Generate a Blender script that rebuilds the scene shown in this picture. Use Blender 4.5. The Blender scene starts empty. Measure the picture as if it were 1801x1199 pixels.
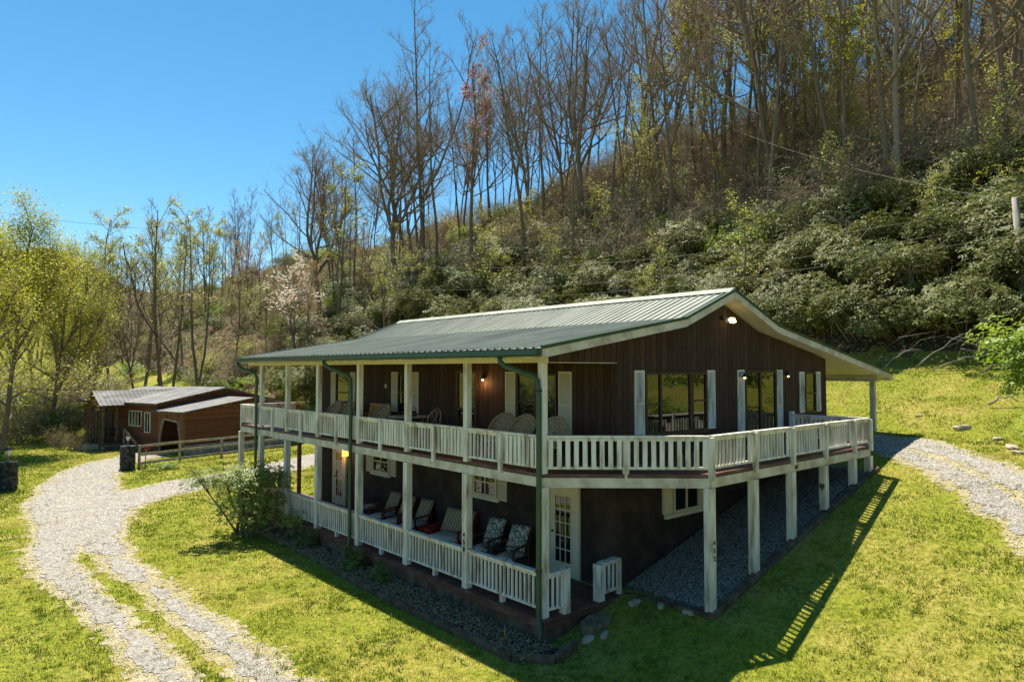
import bpy, math, random
import numpy as np
from mathutils import Vector, Matrix
PI = math.pi
R = math.radians
random.seed(7)
rng = np.random.default_rng(11)
S = bpy.context.scene
COL = S.collection

# ------------------------------------------------------------------ camera, sky, sun, exposure
cam_d = bpy.data.cameras.new('camera')
cam = bpy.data.objects.new('camera', cam_d); COL.objects.link(cam)
CAMP = (-9.40, -9.829, 4.8216)
cam.location = CAMP
yaw, pit = R(48.836), R(2.365)
fw = Vector((math.cos(pit)*math.cos(yaw), math.cos(pit)*math.sin(yaw), math.sin(pit)))
cam.rotation_euler = fw.to_track_quat('-Z', 'Y').to_euler()
cam_d.sensor_fit = 'HORIZONTAL'; cam_d.sensor_width = 36.0
cam_d.lens = 36.0*1207.7/1801.0
cam_d.clip_start = 0.1; cam_d.clip_end = 3000
S.camera = cam

SUN_DIR = Vector((0.14, 0.50, 1.0)).normalized()          # towards the sun
sun_el = math.asin(SUN_DIR.z)
w = bpy.data.worlds.new('World'); S.world = w; w.use_nodes = True
nt = w.node_tree; nt.nodes.clear()
sky = nt.nodes.new('ShaderNodeTexSky'); sky.sky_type = 'NISHITA'; sky.sun_disc = False
sky.sun_elevation = sun_el
sky.sun_rotation = math.atan2(SUN_DIR.x, SUN_DIR.y)
sky.altitude = 900; sky.air_density = 1.0; sky.dust_density = 0.1; sky.ozone_density = 1.4
hs = nt.nodes.new('ShaderNodeHueSaturation'); hs.inputs['Saturation'].default_value = 1.3; hs.inputs['Hue'].default_value = 0.485; hs.inputs['Value'].default_value = 0.84
bgn = nt.nodes.new('ShaderNodeBackground'); bgn.inputs['Strength'].default_value = 0.080
wo = nt.nodes.new('ShaderNodeOutputWorld')
nt.links.new(sky.outputs[0], hs.inputs['Color']); nt.links.new(hs.outputs[0], bgn.inputs['Color'])
nt.links.new(bgn.outputs[0], wo.inputs['Surface'])
sd = bpy.data.lights.new('sun', 'SUN'); sd.energy = 3.95; sd.angle = R(0.5); sd.color = (1.0, 0.93, 0.80)
so = bpy.data.objects.new('sun', sd); COL.objects.link(so)
so.rotation_euler = SUN_DIR.to_track_quat('Z', 'Y').to_euler()
S.view_settings.view_transform = 'Standard'; S.view_settings.look = 'None'
S.view_settings.exposure = 1.24; S.view_settings.gamma = 1.0

# ------------------------------------------------------------------ numpy value noise
def _hash(ix, iy, s):
    n = (ix*374761393 + iy*668265263 + s*974711) & 0xffffffff
    n = ((n ^ (n >> 13))*1274126177) & 0xffffffff
    return ((n ^ (n >> 16)) & 0xffff)/65535.0
def vnoise(x, y, s=0):
    x = np.asarray(x, float); y = np.asarray(y, float)
    ix = np.floor(x).astype(np.int64); iy = np.floor(y).astype(np.int64)
    fx = x-ix; fy = y-iy; fx = fx*fx*(3-2*fx); fy = fy*fy*(3-2*fy)
    a = _hash(ix, iy, s); b = _hash(ix+1, iy, s); c = _hash(ix, iy+1, s); d = _hash(ix+1, iy+1, s)
    return (a*(1-fx)+b*fx)*(1-fy)+(c*(1-fx)+d*fx)*fy
def fbm(x, y, o=4, s=0):
    t = 0; a = .5; n = 0
    for k in range(o):
        t = t+a*vnoise(np.asarray(x)*2**k, np.asarray(y)*2**k, s+k*17); n += a; a *= .5
    return t/n                                            # 0..1

# ------------------------------------------------------------------ terrain
RX = [-500, 0, 1, 2.34, 9.94, 12, 16, 18, 60, 500]
RZ = [-.5, -.5, -.28, .04, 2.05, 2.3, 2.62, 2.75, 2.9, 2.9]
def smooth(t): t = np.clip(t, 0, 1); return t*t*(3-2*t)
def hill_s(x, y):                                          # distance into the hill
    xb = 24-5.5*smooth((y-2)/30.0)
    return x-xb
def H(x, y):
    x = np.asarray(x, float); y = np.asarray(y, float)
    ramp = np.interp(x, RX, RZ)+.5
    g = 1-smooth((y-3)/24.0)
    z = -.5+ramp*g
    z = z+.10*np.maximum(0, y-60)*smooth((y-60)/40)*.6*smooth((x+60)/50)
    s = hill_s(x, y)
    sb = np.clip(s+7, 0, 7)
    bank = .33*(sb-1.0*smooth(sb/2)*0)                     # grass bank
    up = np.clip(s, 0, 47)
    n1 = fbm(x*.06+3, y*.06, 4, 5)-.5
    fall = 1-.22*smooth((y-40)/80)-.25*smooth((y-140)/120)
    hh = .72*up*fall*(.96+.25*n1)
    over = np.clip(s-47, 0, 300); hh = hh-.02*over
    z = z+bank+np.where(s > 0, hh, 0)
    z = z+np.where(s > 0, (fbm(x*.35, y*.35, 3, 9)-.5)*1.4*smooth(s/6), 0)
    far = smooth((y-150)/110)*30*smooth((-hill_s(x, y)+40)/40)
    z = z+far
    z = z+(fbm(x*.5, y*.5, 3, 2)-.5)*.10*smooth((np.hypot(x-5, y-5)-9)/6)
    return z

# driveway centre lines (world) : points, half width, ruts
PATHS = [
 ([(-4.9, -8, 1.05), (-5.1, -2, 1.05), (-5.28, 2.6, 1.05), (-5.3, 4.9, 1.05), (-5.45, 8.1, 1.05), (-5.65, 11.9, 1.1), (-5.4, 15.8, 1.25), (-4.4, 20.2, 1.6), (-1.9, 22.8, 1.6), (1.5, 24.7, 1.5), (5.8, 26.7, 1.5), (10, 29.5, 1.5), (13, 31.5, 1.4)], 1),
 ([(-4.9, 18, 1.4), (-4.3, 23, 1.6), (-3.3, 28, 1.6), (-2.0, 32.4, 1.4), (-.4, 35.4, 1.3), (2.3, 38, 1.2)], 0),
 ([(5.4, -8.8, .95), (9.4, -5.6, .95), (11.9, -3.6, 1.05), (13.9, -1.5, 1.25), (14.6, 2, 1.4), (14.6, 9, 1.4)], 1),
]
def pdist(x, y, pts):
    best = np.full(np.shape(x), 1e9); wid = np.ones(np.shape(x))
    for (ax, ay, aw), (bx, by, bw) in zip(pts[:-1], pts[1:]):
        dx, dy = bx-ax, by-ay; L = dx*dx+dy*dy
        t = np.clip(((x-ax)*dx+(y-ay)*dy)/L, 0, 1); d = np.hypot(x-ax-t*dx, y-ay-t*dy)
        k = d < best; best = np.where(k, d, best); wid = np.where(k, aw+(bw-aw)*t, wid)
    return best, wid
def gravel(x, y):
    x = np.asarray(x, float); y = np.asarray(y, float)
    out = np.full(np.shape(x), -9.0)
    n = (fbm(x*.8, y*.8, 3, 31)-.5)*1.1+(fbm(x*4.1, y*4.1, 4, 33)-.5)*1.0
    for pts, ruts in PATHS:
        d, hw = pdist(x, y, pts)
        edge = (hw*.94-d)*1.6
        if ruts:
            med = (d-.36)*1.9+.08
            if pts[0][0] > 0: med = (d-.22)*1.6+.22
            if pts[0][0] < 0: med = med+np.where(y > 13, (y-13)*.35, 0)
            edge = np.minimum(edge, med)
        out = np.maximum(out, edge)
    return out+n*.75
def inhouse(x, y, m=0.0):
    return ((x > -.15-m) & (x < 12.4+m) & (y > -.1-m) & (y < 14.7+m)) | ((x > 2.3) & (x < 10.1) & (y > -2.3) & (y < 0))

# ------------------------------------------------------------------ material helpers
def newmat(name):
    m = bpy.data.materials.new(name); m.use_nodes = True
    n = m.node_tree; b = n.nodes['Principled BSDF']
    return m, n, b
def N(n, t, **k):
    x = n.nodes.new(t)
    for a, v in k.items(): setattr(x, a, v)
    return x
def ramp(n, src, stops):
    r = N(n, 'ShaderNodeValToRGB'); e = r.color_ramp.elements
    while len(e) < len(stops): e.new(.5)
    for i, (p, c) in enumerate(stops): e[i].position = p; e[i].color = (*c, 1)
    n.links.new(src, r.inputs[0]); return r
def pmat(name, stops, scale=4, rough=.7, bump=0, bscale=40, spec=.4, detail=6, stretch=(1, 1, 1), metal=0, bdist=.02):
    m, n, b = newmat(name)
    tc = N(n, 'ShaderNodeTexCoord'); mp = N(n, 'ShaderNodeMapping'); mp.inputs['Scale'].default_value = stretch
    n.links.new(tc.outputs['Object'], mp.inputs[0])
    no = N(n, 'ShaderNodeTexNoise'); no.inputs['Scale'].default_value = scale; no.inputs['Detail'].default_value = detail
    n.links.new(mp.outputs[0], no.inputs['Vector'])
    if len(stops) == 1: stops = [tuple(c*.85 for c in stops[0]), stops[0], tuple(min(1, c*1.12) for c in stops[0])]
    ps = np.linspace(.32, .68, len(stops))
    r = ramp(n, no.outputs['Fac'], list(zip(ps, stops)))
    n.links.new(r.outputs[0], b.inputs['Base Color'])
    b.inputs['Roughness'].default_value = rough; b.inputs['Specular IOR Level'].default_value = spec
    b.inputs['Metallic'].default_value = metal
    if bump:
        n2 = N(n, 'ShaderNodeTexNoise'); n2.inputs['Scale'].default_value = bscale; n2.inputs['Detail'].default_value = 5
        n.links.new(mp.outputs[0], n2.inputs['Vector'])
        bp = N(n, 'ShaderNodeBump'); bp.inputs['Strength'].default_value = bump; bp.inputs['Distance'].default_value = bdist
        n.links.new(n2.outputs['Fac'], bp.inputs['Height']); n.links.new(bp.outputs[0], b.inputs['Normal'])
    return m
def foliage(name, c1, c2, rough=.45, trans=.35, spec=.4, var=.35, attr=False):
    m, n, b = newmat(name)
    if attr:
        src = N(n, 'ShaderNodeAttribute'); src.attribute_name = 'tint'; fac = src.outputs['Fac']
    else:
        oi = N(n, 'ShaderNodeObjectInfo'); g = N(n, 'ShaderNodeNewGeometry')
        mx = N(n, 'ShaderNodeMath', operation='MULTIPLY_ADD')
        mx.inputs[1].default_value = var
        n.links.new(oi.outputs['Random'], mx.inputs[0])
        m2 = N(n, 'ShaderNodeMath', operation='MULTIPLY'); m2.inputs[1].default_value = 1-var
        n.links.new(g.outputs['Random Per Island'], m2.inputs[0]); n.links.new(m2.outputs[0], mx.inputs[2]); fac = mx.outputs[0]
    r = ramp(n, fac, [(0, c1), (1, c2)])
    n.links.new(r.outputs[0], b.inputs['Base Color']); b.inputs['Roughness'].default_value = rough
    b.inputs['Specular IOR Level'].default_value = spec
    if trans:
        tr = N(n, 'ShaderNodeBsdfTranslucent'); n.links.new(r.outputs[0], tr.inputs['Color'])
        ms = N(n, 'ShaderNodeMixShader'); ms.inputs[0].default_value = trans
        n.links.new(b.outputs[0], ms.inputs[1]); n.links.new(tr.outputs[0], ms.inputs[2])
        n.links.new(ms.outputs[0], n.nodes['Material Output'].inputs['Surface'])
    return m
M = {}
# siding : vertical grooves every 20 cm, on walls that run along x or along y
def siding(name, base, dark, pitch=.203, horiz=False):
    m, n, b = newmat(name)
    tc = N(n, 'ShaderNodeTexCoord'); sp = N(n, 'ShaderNodeSeparateXYZ'); n.links.new(tc.outputs['Object'], sp.inputs[0])
    if horiz: src = sp.outputs['Z']
    else:
        a = N(n, 'ShaderNodeMath', operation='ADD'); n.links.new(sp.outputs['X'], a.inputs[0]); n.links.new(sp.outputs['Y'], a.inputs[1]); src = a.outputs[0]
    d = N(n, 'ShaderNodeMath', operation='DIVIDE'); d.inputs[1].default_value = pitch; n.links.new(src, d.inputs[0])
    f = N(n, 'ShaderNodeMath', operation='FRACT'); n.links.new(d.outputs[0], f.inputs[0])
    fl = N(n, 'ShaderNodeMath', operation='FLOOR'); n.links.new(d.outputs[0], fl.inputs[0])
    gr = ramp(n, f.outputs[0], [(0, (0, 0, 0)), (.07, (0, 0, 0)), (.10, (1, 1, 1)), (1, (1, 1, 1))])
    wn = N(n, 'ShaderNodeTexWhiteNoise', noise_dimensions='1D'); n.links.new(fl.outputs[0], wn.inputs['W'])
    mp = N(n, 'ShaderNodeMapping'); mp.inputs['Scale'].default_value = (14, 14, 1.2) if not horiz else (1.5, 1.5, 14)
    n.links.new(tc.outputs['Object'], mp.inputs[0])
    no = N(n, 'ShaderNodeTexNoise'); no.inputs['Scale'].default_value = 1.6; no.inputs['Detail'].default_value = 8; n.links.new(mp.outputs[0], no.inputs['Vector'])
    ad = N(n, 'ShaderNodeMath', operation='MULTIPLY_ADD'); ad.inputs[1].default_value = .28; n.links.new(wn.outputs['Value'], ad.inputs[0]); n.links.new(no.outputs['Fac'], ad.inputs[2])
    r = ramp(n, ad.outputs[0], [(.4, tuple(c*.62 for c in base)), (.62, base), (.85, tuple(c*1.5 for c in base))])
    mx = N(n, 'ShaderNodeMix', data_type='RGBA'); n.links.new(gr.outputs[0], mx.inputs[0]); mx.inputs[6].default_value = (*dark, 1); n.links.new(r.outputs[0], mx.inputs[7])
    n.links.new(mx.outputs[2], b.inputs['Base Color']); b.inputs['Roughness'].default_value = .75; b.inputs['Specular IOR Level'].default_value = .25
    bp = N(n, 'ShaderNodeBump'); bp.inputs['Strength'].default_value = .8; bp.inputs['Distance'].default_value = .015
    n.links.new(gr.outputs[0], bp.inputs['Height'])
    b2 = N(n, 'ShaderNodeBump'); b2.inputs['Strength'].default_value = .4; b2.inputs['Distance'].default_value = .006
    n.links.new(no.outputs['Fac'], b2.inputs['Height']); n.links.new(bp.outputs[0], b2.inputs['Normal']); n.links.new(b2.outputs[0], b.inputs['Normal'])
    return m
M['siding'] = siding('brown_siding', (.052, .029, .019), (.012, .007, .005))
M['cabin_siding'] = siding('red_brown_log_siding', (.15, .058, .028), (.028, .012, .007), .17, True)
M['cabin_board'] = siding('orange_brown_board', (.19, .09, .04), (.04, .018, .01), .17)
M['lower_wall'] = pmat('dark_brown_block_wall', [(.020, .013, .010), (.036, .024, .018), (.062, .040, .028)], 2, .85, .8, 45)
M['white'] = pmat('weathered_white_paint', [(.34, .29, .21), (.60, .55, .46), (.72, .69, .61), (.77, .75, .68)], 2.2, .55, .25, 60, stretch=(3, 3, .6), bdist=.005)
M['cream'] = pmat('cream_shutter_paint', [(.60, .54, .38), (.68, .62, .46)], 2, .5)
M['beam'] = pmat('white_weathered_beam', [(.38, .33, .25), (.56, .51, .41), (.66, .61, .51)], 3, .6, .3, 50, bdist=.006)
M['soffit'] = pmat('cream_soffit', [(.56, .52, .42), (.66, .62, .52)], 2, .6)
M['deckwood'] = pmat('red_brown_deck_stain', [(.07, .032, .022), (.115, .05, .035), (.17, .09, .07)], 3, .6, .4, 40, stretch=(1, 1, 4))
M['green'] = pmat('dark_green_metal', [(.022, .060, .030), (.032, .080, .042)], 3, .38, spec=.5)
M['oldwood'] = pmat('weathered_timber', [(.06, .036, .020), (.12, .078, .045), (.19, .135, .085)], 4, .85, .6, 50)
M['greywood'] = pmat('grey_fence_wood', [(.24, .19, .14), (.36, .30, .23), (.46, .40, .33)], 5, .8, .4, 50)
M['brownframe'] = pmat('brown_window_frame', [(.035, .02, .012), (.055, .032, .02)], 5, .45)
M['black'] = pmat('black_metal', [(.012, .012, .013), (.02, .02, .02)], 5, .4)
M['red'] = pmat('red_painted_wood', [(.22, .012, .012), (.32, .02, .018)], 6, .5)
M['darkred'] = pmat('dark_red_wood', [(.09, .015, .012), (.14, .025, .02)], 6, .5)
M['chairbrown'] = pmat('brown_wicker_frame', [(.05, .028, .018), (.09, .05, .03)], 20, .6, .4, 90)
M['wicker'] = pmat('tan_wicker', [(.22, .15, .08), (.36, .26, .15), (.46, .36, .23)], 14, .7, .7, 120)
M['orangewood'] = pmat('orange_stained_wood', [(.34, .13, .035), (.46, .20, .06)], 6, .5)
M['cushion'] = pmat('white_cushion_fabric', [(.42, .37, .28), (.58, .52, .42)], 16, .9)
M['concrete'] = pmat('stained_concrete_block', [(.20, .17, .14), (.34, .31, .28), (.46, .43, .40)], 3, .9, .5, 30)
M['stone'] = pmat('flat_brown_stone', [(.10, .068, .035), (.18, .13, .075), (.26, .20, .12)], 5, .9, .6, 25)
M['palestone'] = pmat('pale_field_stone', [(.34, .27, .18), (.54, .46, .35)], 5, .9, .5, 20)
M['bark'] = pmat('grey_brown_bark', [(.09, .068, .047), (.21, .16, .112), (.36, .295, .22)], 3, .9, .5, 14, stretch=(1, 1, .25), spec=.15)
M['twig'] = pmat('twig_bark', [(.26, .19, .13), (.40, .32, .235)], 2, .9, spec=.15)
M['palebark'] = pmat('pale_grey_bark', [(.17, .14, .11), (.30, .26, .21), (.38, .34, .28)], 3, .9, .4, 14, stretch=(1, 1, .25), spec=.2)
M['mulch'] = pmat('dark_mulch', [(.03, .018, .012), (.07, .045, .03), (.14, .10, .07)], 16, .95, .9, 60, bdist=.05)
M['leaf_yellow'] = foliage('fresh_yellow_green_leaf', (.22, .265, .022), (.56, .53, .055), .5, .45)
M['leaf_pale'] = foliage('pale_new_leaf', (.28, .30, .05), (.55, .53, .14), .5, .45)
M['leaf_orange'] = foliage('orange_bud_leaf', (.46, .27, .12), (.62, .42, .20), .6, .4)
M['leaf_pink'] = foliage('pink_bud_leaf', (.32, .15, .13), (.48, .26, .22), .6, .4)
M['leaf_white'] = foliage('white_blossom', (.60, .48, .36), (.78, .70, .58), .6, .4)
M['leaf_rhodo'] = foliage('glossy_rhododendron_leaf', (.060, .085, .012), (.25, .25, .055), .55, .30, .26)
M['leaf_green'] = foliage('mid_green_leaf', (.08, .125, .022), (.22, .26, .06), .5, .35, .3)
M['leaf_brown'] = foliage('dry_brown_leaf', (.19, .13, .07), (.44, .34, .20), .8, .25, .2)
M['leaf_bright'] = foliage('bright_green_leaf', (.17, .27, .025), (.36, .46, .06), .5, .45)
M['needle'] = foliage('conifer_needle', (.02, .035, .014), (.045, .07, .025), .6, .1, .3)
def lampmat(name, col, st):
    m, n, b = newmat(name); b.inputs['Base Color'].default_value = (*col, 1)
    b.inputs['Emission Color'].default_value = (*col, 1); b.inputs['Emission Strength'].default_value = st; return m
M['bulb'] = lampmat('lit_warm_bulb', (1, .62, .30), 2.2)
M['amber'] = lampmat('lit_amber_glass', (1, .48, .06), 1.3)
M['lampglass'] = lampmat('clear_lantern_glass', (.62, .58, .50), 0.0); M['lampglass'].node_tree.nodes['Principled BSDF'].inputs['Roughness'].default_value = .15
def glass():
    m, n, b = newmat('dark_window_glass')
    b.inputs['Base Color'].default_value = (.006, .007, .007, 1); b.inputs['Roughness'].default_value = .02
    b.inputs['Specular IOR Level'].default_value = .8; b.inputs['IOR'].default_value = 1.6
    no = N(n, 'ShaderNodeTexNoise'); no.inputs['Scale'].default_value = 1.3
    bp = N(n, 'ShaderNodeBump'); bp.inputs['Strength'].default_value = .03; bp.inputs['Distance'].default_value = .05
    n.links.new(no.outputs['Fac'], bp.inputs['Height']); n.links.new(bp.outputs[0], b.inputs['Normal'])
    return m
M['glass'] = glass()
def roofmat(name, c1, c2, rough):
    m = pmat(name, [tuple(a*.78 for a in c1), c1, tuple(a*.9 for a in c2), c2], 1.3, rough, .15, 2.0, spec=.5, stretch=(.35, 2.2, 1), bdist=.03); return m
M['roof'] = roofmat('green_ribbed_metal_roof', (.18, .205, .15), (.26, .28, .215), .6)
M['tin'] = roofmat('weathered_tin_roof', (.12, .12, .115), (.25, .245, .235), .5)
M['tin_old'] = pmat('grey_weathered_roll_roof', [(.16, .15, .135), (.27, .26, .24)], 1.2, .6, .3, 20)
def fabric(name, cols, sc):
    m, n, b = newmat(name); tc = N(n, 'ShaderNodeTexCoord')
    v = N(n, 'ShaderNodeTexVoronoi'); v.inputs['Scale'].default_value = sc; n.links.new(tc.outputs['Object'], v.inputs['Vector'])
    sp = N(n, 'ShaderNodeSeparateColor'); n.links.new(v.outputs['Color'], sp.inputs[0])
    r = ramp(n, sp.outputs[0], [(i/len(cols), c) for i, c in enumerate(cols)]); r.color_ramp.interpolation = 'CONSTANT'
    n.links.new(r.outputs[0], b.inputs['Base Color']); b.inputs['Roughness'].default_value = .9; return m
M['floral'] = fabric('floral_cushion_fabric', [(.10, .18, .09), (.60, .58, .50), (.20, .26, .14), (.42, .10, .10), (.52, .54, .46), (.07, .12, .06), (.55, .42, .36)], 26)
def stripes(name, a, bcol, k, axis='Y'):
    m, n, b = newmat(name); tc = N(n, 'ShaderNodeTexCoord'); sp = N(n, 'ShaderNodeSeparateXYZ'); n.links.new(tc.outputs['Object'], sp.inputs[0])
    mu = N(n, 'ShaderNodeMath', operation='MULTIPLY'); mu.inputs[1].default_value = k; n.links.new(sp.outputs[axis], mu.inputs[0])
    f = N(n, 'ShaderNodeMath', operation='FRACT'); n.links.new(mu.outputs[0], f.inputs[0])
    r = ramp(n, f.outputs[0], [(0, a), (.42, a), (.5, bcol), (.92, bcol), (1, a)])
    n.links.new(r.outputs[0], b.inputs['Base Color']); b.inputs['Roughness'].default_value = .9; return m
M['striped'] = stripes('striped_cushion_fabric', (.46, .36, .20), (.20, .13, .07), 11)

# ground materials (all laid on world position)
def groundmat(name, stopsA, stopsB, s1, s2, bump, bdist, rough=.95, vor=None):
    m, n, b = newmat(name); g = N(n, 'ShaderNodeNewGeometry')
    def noise(sc, d=8):
        x = N(n, 'ShaderNodeTexNoise'); x.inputs['Scale'].default_value = sc; x.inputs['Detail'].default_value = d; x.inputs['Roughness'].default_value = .65
        n.links.new(g.outputs['Position'], x.inputs['Vector']); return x
    a = noise(s1); c = noise(s2)
    r1 = ramp(n, c.outputs['Fac'], stopsA); r2 = ramp(n, c.outputs['Fac'], stopsB)
    f = ramp(n, a.outputs['Fac'], [(.44, (0, 0, 0)), (.60, (1, 1, 1))])
    mx = N(n, 'ShaderNodeMix', data_type='RGBA'); n.links.new(f.outputs[0], mx.inputs[0]); n.links.new(r1.outputs[0], mx.inputs[6]); n.links.new(r2.outputs[0], mx.inputs[7])
    n.links.new(mx.outputs[2], b.inputs['Base Color']); b.inputs['Roughness'].default_value = rough; b.inputs['Specular IOR Level'].default_value = .1
    h = c.outputs['Fac']
    if vor:
        v = N(n, 'ShaderNodeTexVoronoi'); v.inputs['Scale'].default_value = vor; n.links.new(g.outputs['Position'], v.inputs['Vector'])
        sp = N(n, 'ShaderNodeSeparateColor'); n.links.new(v.outputs['Color'], sp.inputs[0])
        mv = N(n, 'ShaderNodeMix', data_type='RGBA', blend_type='MULTIPLY'); mv.inputs[0].default_value = 1
        rv = ramp(n, sp.outputs[0], [(0, (.45, .45, .45)), (.35, (.8, .8, .8)), (1, (1.15, 1.13, 1.1))])
        n.links.new(mx.outputs[2], mv.inputs[6]); n.links.new(rv.outputs[0], mv.inputs[7]); n.links.new(mv.outputs[2], b.inputs['Base Color'])
        h = v.outputs['Distance']
    bp = N(n, 'ShaderNodeBump'); bp.inputs['Strength'].default_value = bump; bp.inputs['Distance'].default_value = bdist
    n.links.new(h, bp.inputs['Height']); n.links.new(bp.outputs[0], b.inputs['Normal'])
    return m
M['ground'] = groundmat('lawn_soil_and_grass', [(.3, (.07, .10, .012)), (.5, (.20, .22, .022)), (.7, (.33, .31, .04))],
                        [(.3, (.12, .12, .02)), (.5, (.29, .26, .045)), (.7, (.42, .33, .12))], .45, 9, .9, .06)
M['hill'] = groundmat('leaf_litter_hillside', [(.3, (.05, .035, .02)), (.5, (.14, .10, .055)), (.7, (.27, .20, .12))],
                      [(.3, (.03, .04, .012)), (.5, (.08, .085, .03)), (.7, (.17, .15, .07))], .15, 2.5, 1, .3)
M['gravel'] = groundmat('pale_limestone_gravel', [(.3, (.20, .18, .145)), (.5, (.35, .33, .29)), (.7, (.49, .47, .43))],
                        [(.3, (.24, .20, .13)), (.5, (.37, .33, .26)), (.7, (.50, .47, .42))], .7, 6, .7, .03, vor=26)
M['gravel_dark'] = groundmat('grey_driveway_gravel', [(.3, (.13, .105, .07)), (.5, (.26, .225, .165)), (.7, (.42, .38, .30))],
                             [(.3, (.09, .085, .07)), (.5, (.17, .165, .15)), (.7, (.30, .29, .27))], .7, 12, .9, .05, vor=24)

M['straw'] = groundmat('dry_straw_and_grit', [(.3, (.17, .15, .05)), (.5, (.33, .28, .12)), (.7, (.46, .40, .24))],
                     [(.3, (.24, .20, .09)), (.5, (.40, .34, .19)), (.7, (.50, .46, .36))], 1.1, 11, .9, .04)
# ------------------------------------------------------------------ mesh helpers
def tag(o, label=None, cat=None, group=None, kind=None):
    if label: o['label'] = label
    if cat: o['category'] = cat
    if group: o['group'] = group
    if kind: o['kind'] = kind
    return o
class MB:
    def __init__(s): s.v = []; s.f = []; s.m = []
    def add(s, vs, fs, mi=0):
        k = len(s.v); s.v += [tuple(v) for v in vs]; s.f += [tuple(i+k for i in f) for f in fs]; s.m += [mi]*len(fs); return s
    def box(s, x0, y0, z0, x1, y1, z1, mi=0, rot=None, piv=None):
        vs = [Vector(p) for p in ((x0, y0, z0), (x1, y0, z0), (x1, y1, z0), (x0, y1, z0), (x0, y0, z1), (x1, y0, z1), (x1, y1, z1), (x0, y1, z1))]
        if rot is not None:
            pv = Vector(piv) if piv else Vector(((x0+x1)/2, (y0+y1)/2, (z0+z1)/2)); vs = [rot@(v-pv)+pv for v in vs]
        return s.add(vs, [(0, 3, 2, 1), (4, 5, 6, 7), (0, 1, 5, 4), (1, 2, 6, 5), (2, 3, 7, 6), (3, 0, 4, 7)], mi)
    def bar(s, a, b, wd, ht, mi=0):                         # rectangular bar from a to b
        a = Vector(a); b = Vector(b); d = (b-a).normalized()
        up = Vector((0, 0, 1)) if abs(d.z) < .95 else Vector((1, 0, 0))
        r = d.cross(up).normalized()*wd/2; u = r.cross(d).normalized()*ht/2
        vs = [a-r-u, a+r-u, a+r+u, a-r+u, b-r-u, b+r-u, b+r+u, b-r+u]
        return s.add(vs, [(0, 1, 2, 3), (7, 6, 5, 4), (0, 4, 5, 1), (1, 5, 6, 2), (2, 6, 7, 3), (3, 7, 4, 0)], mi)
    def prism(s, pts, d, mi=0):                            # planar polygon swept by vector d
        n = len(pts); d = Vector(d); a = [Vector(p) for p in pts]
        return s.add(a+[p+d for p in a], [tuple(range(n))[::-1], tuple(range(n, 2*n))]+[(i, (i+1) % n, n+(i+1) % n, n+i) for i in range(n)], mi)
    def tube(s, pts, rad, n=8, mi=0, caps=True):
        pts = [Vector(p) for p in pts]
        if not hasattr(rad, '__len__'): rad = [rad]*len(pts)
        k = len(s.v); ref = None
        for i, p in enumerate(pts):
            d = (pts[min(i+1, len(pts)-1)]-pts[max(i-1, 0)]).normalized()
            if ref is None: ref = Vector((0, 0, 1)) if abs(d.z) < .9 else Vector((1, 0, 0))
            r = d.cross(ref).normalized(); u = r.cross(d).normalized(); ref = u
            for j in range(n):
                a = 2*PI*j/n; s.v.append(tuple(p+r*math.cos(a)*rad[i]+u*math.sin(a)*rad[i]))
        for i in range(len(pts)-1):
            for j in range(n):
                s.f.append((k+i*n+j, k+i*n+(j+1) % n, k+(i+1)*n+(j+1) % n, k+(i+1)*n+j)); s.m.append(mi)
        if caps:
            s.f.append(tuple(k+j for j in range(n))[::-1]); s.m.append(mi)
            s.f.append(tuple(k+(len(pts)-1)*n+j for j in range(n))); s.m.append(mi)
        return s
    def lathe(s, prof, c=(0, 0, 0), n=16, mi=0):
        k = len(s.v)
        for r, z in prof:
            for j in range(n): s.v.append((c[0]+r*math.cos(2*PI*j/n), c[1]+r*math.sin(2*PI*j/n), c[2]+z))
        for i in range(len(prof)-1):
            for j in range(n): s.f.append((k+i*n+j, k+i*n+(j+1) % n, k+(i+1)*n+(j+1) % n, k+(i+1)*n+j)); s.m.append(mi)
        return s
    def build(s, name, mats, parent=None, smooth=False, bevel=0):
        me = bpy.data.meshes.new(name); me.from_pydata(s.v, [], s.f)
        if not isinstance(mats, (list, tuple)): mats = [mats]
        for m in mats: me.materials.append(M[m] if isinstance(m, str) else m)
        me.polygons.foreach_set('material_index', s.m)
        if smooth: me.polygons.foreach_set('use_smooth', [True]*len(s.f))
        me.update()
        o = bpy.data.objects.new(name, me); COL.objects.link(o)
        if parent: o.parent = parent
        if bevel:
            b = o.modifiers.new('bevel', 'BEVEL'); b.width = bevel; b.segments = 2; b.limit_method = 'ANGLE'
        return o
def npmesh(name, V, F, mat, parent=None, tint=None, smooth=False):
    """F : (n,k) array of equal-size faces"""
    me = bpy.data.meshes.new(name); V = np.asarray(V, np.float32); F = np.asarray(F, np.int32); k = F.shape[1]
    me.vertices.add(len(V)); me.vertices.foreach_set('co', V.ravel())
    me.loops.add(F.size); me.loops.foreach_set('vertex_index', F.ravel())
    me.polygons.add(len(F)); me.polygons.foreach_set('loop_start', np.arange(len(F), dtype=np.int32)*k)
    me.polygons.foreach_set('loop_total', np.full(len(F), k, np.int32))
    if smooth: me.polygons.foreach_set('use_smooth', np.ones(len(F), bool))
    me.update(calc_edges=True); me.validate()
    if tint is not None:
        a = me.attributes.new('tint', 'FLOAT', 'POINT'); a.data.foreach_set('value', np.asarray(tint, np.float32))
    me.materials.append(M[mat] if isinstance(mat, str) else mat)
    o = bpy.data.objects.new(name, me); COL.objects.link(o)
    if parent: o.parent = parent
    return o
def empty(name, loc=(0, 0, 0), rz=0, label=None, cat=None, group=None):
    o = bpy.data.objects.new(name, None); COL.objects.link(o); o.location = loc; o.rotation_euler = (0, 0, rz)
    o.empty_display_size = .2
    return tag(o, label, cat, group)
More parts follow.
